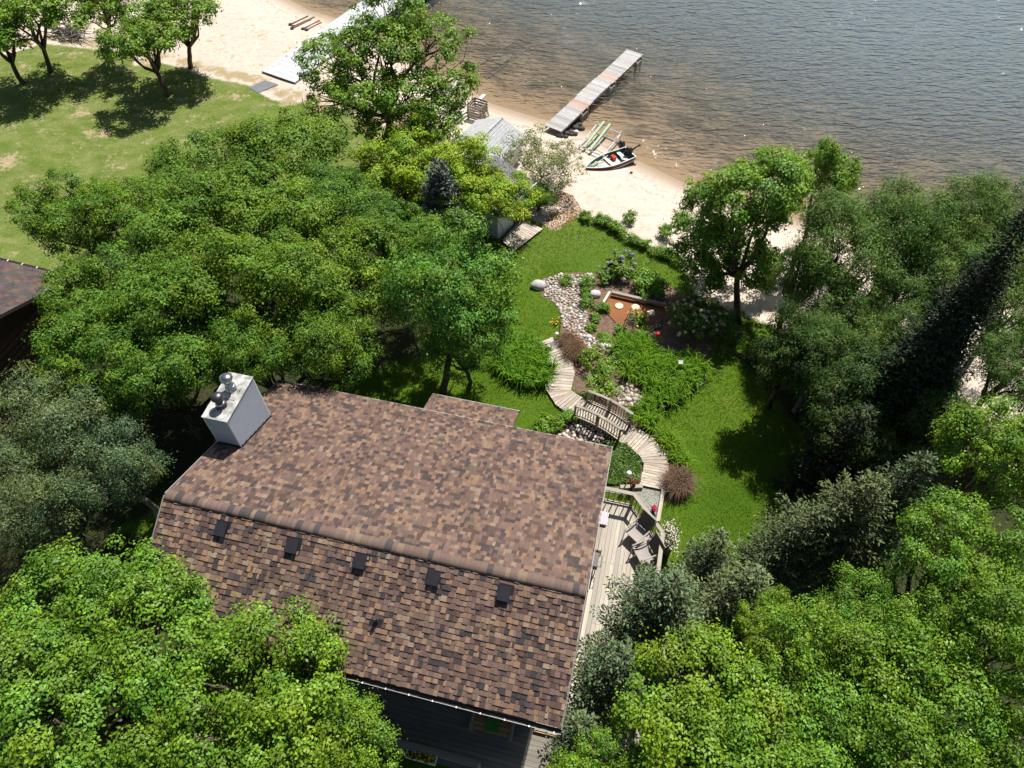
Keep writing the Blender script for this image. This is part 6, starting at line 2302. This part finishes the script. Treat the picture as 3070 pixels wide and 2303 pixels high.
bp_ = z1(470, 250)
bru = thing('brush_pile', 'heap of grey cut branches on the sand under the left oaks', 'brush pile', bp_)
rb_ = np.random.default_rng(3)
for k in range(70):
    c = z1(470 + rb_.normal() * 62, 240 + rb_.normal() * 24)
    hgt_ = 0.06 + rb_.random() * 0.65 * math.exp(-((c - bp_).length / 1.5) ** 2)
    a = rb_.normal() * 0.6 - 0.35
    L = rb_.uniform(0.8, 2.0)
    d = Vector((math.cos(a), math.sin(a), rb_.normal() * 0.15))
    MB().tube([c + UP * hgt_ - d * L / 2, c + UP * (hgt_ + 0.04) + Vector(rb_.normal(size=3) * 0.05), c + UP * hgt_ + d * L / 2], [0.04 * rb_.uniform(0.5, 1.3), 0.03, 0.012], 5).build('branch', M['pale_bark'], bru)
tag(MB().prism([z1(1650, 580, dz=0.02), z1(1760, 532, dz=0.02), z1(1845, 560, dz=0.02), z1(1710, 617, dz=0.02)], 0.03).build('rubber_mat', M['tarp'], loc=z1(1745, 575)), 'dark grey mat lying on the grass at the foot of the wide dock', 'mat')
mp_ = z1(2035, 780)
mpt = thing('marker_post', 'thin black post on the grass beside the oak', 'post', mp_)
MB().tube([mp_, mp_ + UP * 1.3], 0.025, 6).build('pole', M['black_metal'], mpt)
MB().box(mp_ + UP * 0.12, (0.25, 0.2, 0.24)).build('base', M['black_metal'], mpt)
# submerged crib frame seen through the shallows
sf = z3(640, 280, z=-2.3)
sub = thing('sunken_track', 'ladder like sunken boat track lying on the lake bed', 'track', Vector((sf.x, sf.y, -2.6)))
A0_, A1_ = z3(450, 330, z=-2.15), z3(860, 30, z=-2.5)
B0_, B1_ = z3(575, 395, z=-2.15), z3(960, 90, z=-2.5)
A0_.z = B0_.z = -2.12
def bedz(p):
    return Vector((p.x, p.y, H(p.x, p.y) + 0.06))
for a_, b_ in ((A0_, A1_), (B0_, B1_)):
    MB().tube([bedz(a_.lerp(b_, f)) for f in np.linspace(0, 1, 8)], 0.035, 5).build('rail', M['timber'], sub)
for f in np.linspace(0.03, 0.97, 10):
    MB().tube([bedz(A0_.lerp(A1_, f)), bedz(B0_.lerp(B1_, f))], 0.028, 5).build('crosstie', M['timber'], sub)
c = bedz(z3(690, 235, z=-2.4))
m_ = MB().box(c + UP * 0.03, (1.1, 1.1, 0.05), dd, nd_)
m_.build('plate', M['old_wood'], sub)

# ------------------------------------------------------------------ trees
# left: grove of manitoba maples between the cabin and the house
GL = 'maples in the grove left of the house'
for i, (cx, cy, zc, rp, rz, lab) in enumerate((
        (450, 380, 3.6, 125, 2.0, 'rounded maple at the grove edge next to the open lawn'), (625, 330, 3.8, 130, 2.2, 'maple at the far end of the grove by the big oak'),
        (150, 465, 3.4, 105, 1.9, 'maple with ragged branches at the far left of the grove by the lawn'), (270, 470, 3.6, 100, 2.0, 'maple on the lawn side, second from the left grove tip'),
        (400, 510, 4.6, 135, 2.2, 'tall maple in the middle of the grove top'), (570, 470, 4.8, 135, 2.3, 'tall maple in the grove right of its middle'),
        (735, 440, 3.8, 100, 2.0, 'maple at the grove edge facing the yellow green trees'), (240, 655, 4.2, 120, 2.1, 'broad maple beside the log cabin roof'),
        (390, 660, 5.0, 140, 2.4, 'dense maple in the centre of the grove'), (590, 630, 5.2, 140, 2.5, 'dense maple in the grove above the chimney'),
        (770, 600, 4.6, 125, 2.3, 'maple at the right side of the grove'), (205, 790, 4.2, 115, 2.0, 'maple below the log cabin wall'),
        (340, 800, 4.6, 120, 2.2, 'maple left of the chimney'), (560, 770, 4.2, 100, 2.0, 'maple whose branches hang just behind the chimney'),
        (710, 740, 4.2, 105, 2.1, 'maple overhanging the far eave of the house roof'), (880, 540, 4.4, 105, 2.2, 'maple between the grove and the blue spruce'))):
    tree('maple', lab, cx, cy, zc, rp, rz, 200 + i, group=GL, name='maple_tree', limbs=4)
tree('airy', 'lighter airy maple with its trunk on the lawn behind the bay roof', 985, 630, 4.9, 140, 3.0, 230, base=(955, 850), name='maple_tree', trunk=0.16)
tree('airy', 'lower airy maple crown over the lawn between house and boardwalk', 1000, 735, 3.2, 95, 1.7, 231, name='maple_tree', trunk=0.1)
# silvery willows left of the house
GS = 'silvery willows beside the house'
for i, (cx, cy, zc, rp, rz, lab) in enumerate(((110, 930, 4.4, 135, 2.2, 'silvery willow at the left frame edge below the cabin'), (235, 1000, 4.2, 105, 2.0, 'silvery willow next to the ridge end of the roof'),
                                               (70, 1085, 4.2, 115, 2.0, 'silvery willow with a pale trunk above the near oak'))):
    tree('silver', lab, cx, cy, zc, rp, rz, 240 + i, group=GS, name='willow_tree', limbs=8)
# near oaks, bottom left
tree('dome', 'huge bright green oak dome filling the near left corner', 200, 1455, 5.5, 272, 3.0, 250, name='oak_tree', k=19, limbs=5, trunk=0.24, share=False)
tree('dome', 'bright oak reaching over the near roof slope and porch gutter', 560, 1530, 5.2, 215, 2.3, 251, name='oak_tree', k=14, limbs=5, trunk=0.2, share=False)
tree('oak', 'small bright oak crown hanging over the porch gutter', 735, 1635, 4.6, 120, 1.6, 252, name='oak_tree', limbs=5)
# right: bright maples and oaks
tree('dome', 'large bright round maple right of the side deck', 1530, 1580, 5.2, 200, 2.2, 260, name='maple_tree', k=14, limbs=5, trunk=0.2, share=False)
GR = 'bright maples in the near right corner'
for i, (cx, cy, zc, rp, rz, lab) in enumerate(((1740, 1450, 5.6, 135, 2.0, 'bright maple right of the round one near the spruces'),
                                               (1720, 1640, 5.8, 170, 2.1, 'bright maple at the bottom edge right of the porch'), (1940, 1540, 6.2, 175, 2.2, 'bright maple at the bottom right of the grove'),
                                               (1300, 1690, 4.6, 110, 1.6, 'bright maple overhanging the porch corner'), (1660, 1370, 4.6, 80, 1.2, 'small bright maple crown beside the grey green spruce'),
                                               (1890, 1340, 5.6, 105, 1.7, 'bright maple in front of the olive spruce'), (2080, 1210, 6.4, 140, 2.1, 'bright maple on the right edge, middle height'),
                                               (2160, 1000, 6.4, 130, 2.2, 'bright maple at the right edge below the leaning dark spruce'), (2170, 1400, 6.6, 140, 2.1, 'bright maple at the right frame edge above the corner'),
                                               (2140, 1600, 6.6, 150, 2.1, 'bright maple in the bottom right corner'), (1990, 1400, 6.0, 110, 1.8, 'bright maple between the right edge and the olive spruce'))):
    tree('oak', lab, cx, cy, zc, rp, rz, 270 + i, group=GR, name='maple_tree', limbs=5)


def vertical_to(bx, by, ty):
    """height at which the vertical above a ground pixel reaches image row ty (overview pixels)"""
    b = go(bx, by)
    h_ = 0.5
    while h_ < 16 and proj((b.x, b.y, b.z + h_))[1] / K > ty:
        h_ += 0.05
    return b, h_


def spruce_at(mat, label, tx, ty, h_, R, seed, **kw):
    """tx, ty: treetop pixel"""
    z = 0
    for _ in range(5):
        t_ = pz(tx * K, ty * K, z + h_)
        z = H(t_.x, t_.y)
    t_ = pz(tx * K, ty * K, z + h_)
    return spruce(mat, label, (t_.x, t_.y, z - 0.03), h_, R, seed, **kw)


spruce_at('spruce', 'grey green spruce leaning over the deck chairs', 1465, 1255, 5.8, 2.3, 301, spray=0.15, dens=1.25)
spruce_at('spruce', 'grey green spruce reaching over the planks below the deck chairs', 1350, 1415, 4.6, 1.8, 302, spray=0.15, dens=1.2)
spruce_at('spruce', 'slim grey green spruce between the lawn and the bright maples', 1640, 1235, 5.0, 1.6, 303, spray=0.16)
spruce_at('spruce', 'small spruce with its tip on the lawn right of the deck corner', 1560, 1155, 3.4, 1.1, 304, spray=0.15)
spruce_at('olive_spruce', 'olive brown spruce at the dark edge of the lawn', 1900, 1035, 6.8, 2.4, 305, spray=0.15, dens=1.25)
spruce_at('olive_spruce', 'second olive spruce left of the tall one', 1790, 1105, 5.4, 2.0, 306, spray=0.15, dens=1.25)
spruce_at('olive_spruce', 'olive spruce behind the right edge maples', 2010, 985, 6.8, 1.6, 307, spray=0.15, dens=1.25)
spruce_at('spruce', 'spruce at the porch corner below the bright maple', 1265, 1560, 3.4, 1.0, 308, spray=0.15)
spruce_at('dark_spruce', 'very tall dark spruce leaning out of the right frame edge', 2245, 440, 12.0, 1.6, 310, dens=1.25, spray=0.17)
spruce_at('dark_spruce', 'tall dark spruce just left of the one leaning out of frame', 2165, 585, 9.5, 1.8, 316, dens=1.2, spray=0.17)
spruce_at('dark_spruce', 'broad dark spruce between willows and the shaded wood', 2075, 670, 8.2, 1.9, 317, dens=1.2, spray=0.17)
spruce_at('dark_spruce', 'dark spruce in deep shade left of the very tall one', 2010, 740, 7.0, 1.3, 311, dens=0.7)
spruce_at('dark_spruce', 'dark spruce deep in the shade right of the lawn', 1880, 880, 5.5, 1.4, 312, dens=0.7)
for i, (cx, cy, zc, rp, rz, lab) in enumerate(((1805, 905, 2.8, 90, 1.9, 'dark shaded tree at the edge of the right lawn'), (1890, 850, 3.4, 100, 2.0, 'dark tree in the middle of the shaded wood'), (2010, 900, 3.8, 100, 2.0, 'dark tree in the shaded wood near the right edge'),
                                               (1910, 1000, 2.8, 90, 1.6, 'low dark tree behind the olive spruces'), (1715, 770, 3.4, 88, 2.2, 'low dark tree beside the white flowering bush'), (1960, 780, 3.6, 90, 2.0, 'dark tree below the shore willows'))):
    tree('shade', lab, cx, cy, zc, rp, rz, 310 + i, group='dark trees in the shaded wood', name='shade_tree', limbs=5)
spruce_at('blue_spruce', 'blue grey spruce between the yellow green trees', 945, 345, 5.0, 1.7, 320, name='blue_spruce_tree', dens=1.3)
# right shore trees
tree('right_maple', 'large leafy maple with forked dark trunks by the sandy path', 1608, 455, 4.9, 135, 3.0, 330, base=(1598, 700), name='maple_tree', trunk=0.17, k=9, limbs=6,
     lobes=[((0, 0, 0.1), (0.6, 0.6, 0.6)), ((-0.55, 0.1, -0.1), (0.48, 0.48, 0.5)), ((0.45, 0.25, 0.2), (0.5, 0.5, 0.5)), ((0.1, -0.2, 0.55), (0.5, 0.5, 0.42)), ((-0.35, -0.3, 0.35), (0.42, 0.42, 0.42)), ((-0.6, -0.1, -0.75), (0.4, 0.4, 0.42)),
            ((0.35, -0.35, -0.7), (0.45, 0.45, 0.4)), ((-0.1, 0.3, -1.0), (0.4, 0.4, 0.35)), ((-0.45, -0.3, -1.15), (0.35, 0.35, 0.3)), ((0.5, 0.0, -1.1), (0.35, 0.35, 0.3))])
tree('right_maple', 'narrow tall maple at the water behind the large one', 1790, 385, 5.2, 62, 2.2, 331, name='maple_tree', k=6, limbs=5)
GW = 'soft willows along the right shore'
for i, (cx, cy, zc, rp, rz, lab) in enumerate(((1850, 540, 5.0, 135, 2.8, 'soft grey green willow right of the large maple'), (1960, 500, 5.4, 110, 2.6, 'taller willow at the shore, right of the first'), (1790, 680, 3.4, 95, 1.7, 'lower willow over the sandy path'),
                                               (2120, 500, 5.4, 110, 2.6, 'willow near the right frame edge by the water'), (2200, 650, 4.6, 110, 2.3, 'willow at the right frame edge, half behind the dark spruce'), (1960, 640, 3.8, 90, 1.8, 'willow between the sandy path and the dark spruces'),
                                               (1740, 590, 3.6, 70, 1.8, 'willow against the right side of the large maple'), (1880, 730, 3.2, 100, 1.9, 'low willow in front of the dark spruces'), (2050, 590, 4.8, 110, 2.4, 'willow in the gap left of the tall dark spruce'),
                                               (1775, 780, 3.4, 85, 2.0, 'shaded low willow at the back of the right lawn'), (2190, 790, 3.8, 95, 1.9, 'willow at the right edge over the bright sand'))):
    tree('willow', lab, cx, cy, zc, rp, rz, 340 + i, group=GW, name='willow_tree', limbs=8, upmin=-0.7)
for i, (cx, cy, rp, h_, lab) in enumerate(((1560, 730, 55, 1.3, 'dark shrub under the large maple'), (1650, 770, 50, 1.4, 'shaded shrub at the back of the right lawn'), (1720, 770, 60, 1.6, 'shrub in shade below the sandy path'), (1790, 800, 60, 1.8, 'shrub among the dark spruces'))):
    shrub('cover', lab, go(cx, cy), rp * K / 62, h_, 360 + i, 'shade_shrub', dens=0.6)
# yellow green trees by the sheds
GY_ = 'yellow green trees by the sheds'
for i, (cx, cy, zc, rp, rz, lab) in enumerate(((865, 370, 2.8, 98, 2.0, 'yellow green tree left of the blue spruce'), (1000, 372, 2.7, 86, 1.8, 'yellow green tree right of the blue spruce by the boathouse'), (1070, 425, 2.2, 82, 1.6, 'yellow green tree hanging over the shed roof'),
                                               (905, 305, 2.8, 66, 1.5, 'yellow green tree below the big oak'), (945, 450, 2.0, 60, 1.3, 'low yellow green tree under the blue spruce'))):
    tree('lime', lab, cx, cy, zc, rp, rz, 370 + i, group=GY_, name='ash_tree', limbs=6)
tree('pale', 'wispy pale shrubby willow with bare twigs beside the shed', 1175, 345, 1.6, 88, 1.5, 380, name='shrubby_willow', base=(1165, 400), k=7, limbs=26, dens=0.9, trunk=0.06)
tree('maple', 'dark green bush against the end of the white shed', 1165, 425, 0.9, 38, 0.9, 381, name='shrub', cat='shrub', limbs=6)
# big oak on the beach
tree('beach_oak', 'big spreading oak on the beach with dark branches showing', 838, 148, 5.4, 188, 3.0, 390, base=(835, 300), name='oak_tree', trunk=0.26, limbs=22,
     lobes=[((0, 0, 0.35), (0.42, 0.42, 0.42)), ((-0.68, 0.0, 0.1), (0.34, 0.34, 0.32)), ((-0.42, 0.15, 0.25), (0.32, 0.32, 0.3)), ((0.1, 0.35, 0.75), (0.36, 0.36, 0.36)), ((0.55, 0.2, 0.35), (0.36, 0.36, 0.32)), ((0.72, -0.1, -0.15), (0.32, 0.32, 0.3)),
            ((0.3, -0.35, -0.15), (0.4, 0.4, 0.34)), ((-0.2, -0.4, -0.1), (0.36, 0.36, 0.3)), ((-0.65, -0.3, -0.35), (0.3, 0.3, 0.26)), ((0.0, -0.3, -0.75), (0.4, 0.4, 0.3)), ((0.6, -0.45, -0.6), (0.28, 0.28, 0.26))])
# oaks on the far left lawn
GB = 'oaks at the top of the left lawn'
for i, (cx, cy, zc, rp, rz, base, lab) in enumerate(((65, 35, 3.9, 112, 2.0, (108, 155), 'oak at the top left casting a wide shadow on the lawn'), (305, 80, 3.5, 92, 1.9, (364, 208), 'slim oak leaning over the middle of the left lawn'),
                                                     (395, 30, 3.7, 88, 2.0, (410, 146), 'sparse oak at the sand edge with a reaching side branch'), (-10, 75, 3.2, 52, 1.6, None, 'oak cut by the left frame edge'), (225, 8, 4.0, 72, 1.9, (232, 75), 'oak behind the brush pile at the top edge'))):
    tree('beach_oak', lab, cx, cy, zc, rp, rz, 395 + i, group=GB, name='oak_tree', base=base, trunk=0.17, limbs=12, k=7, dens=0.85)
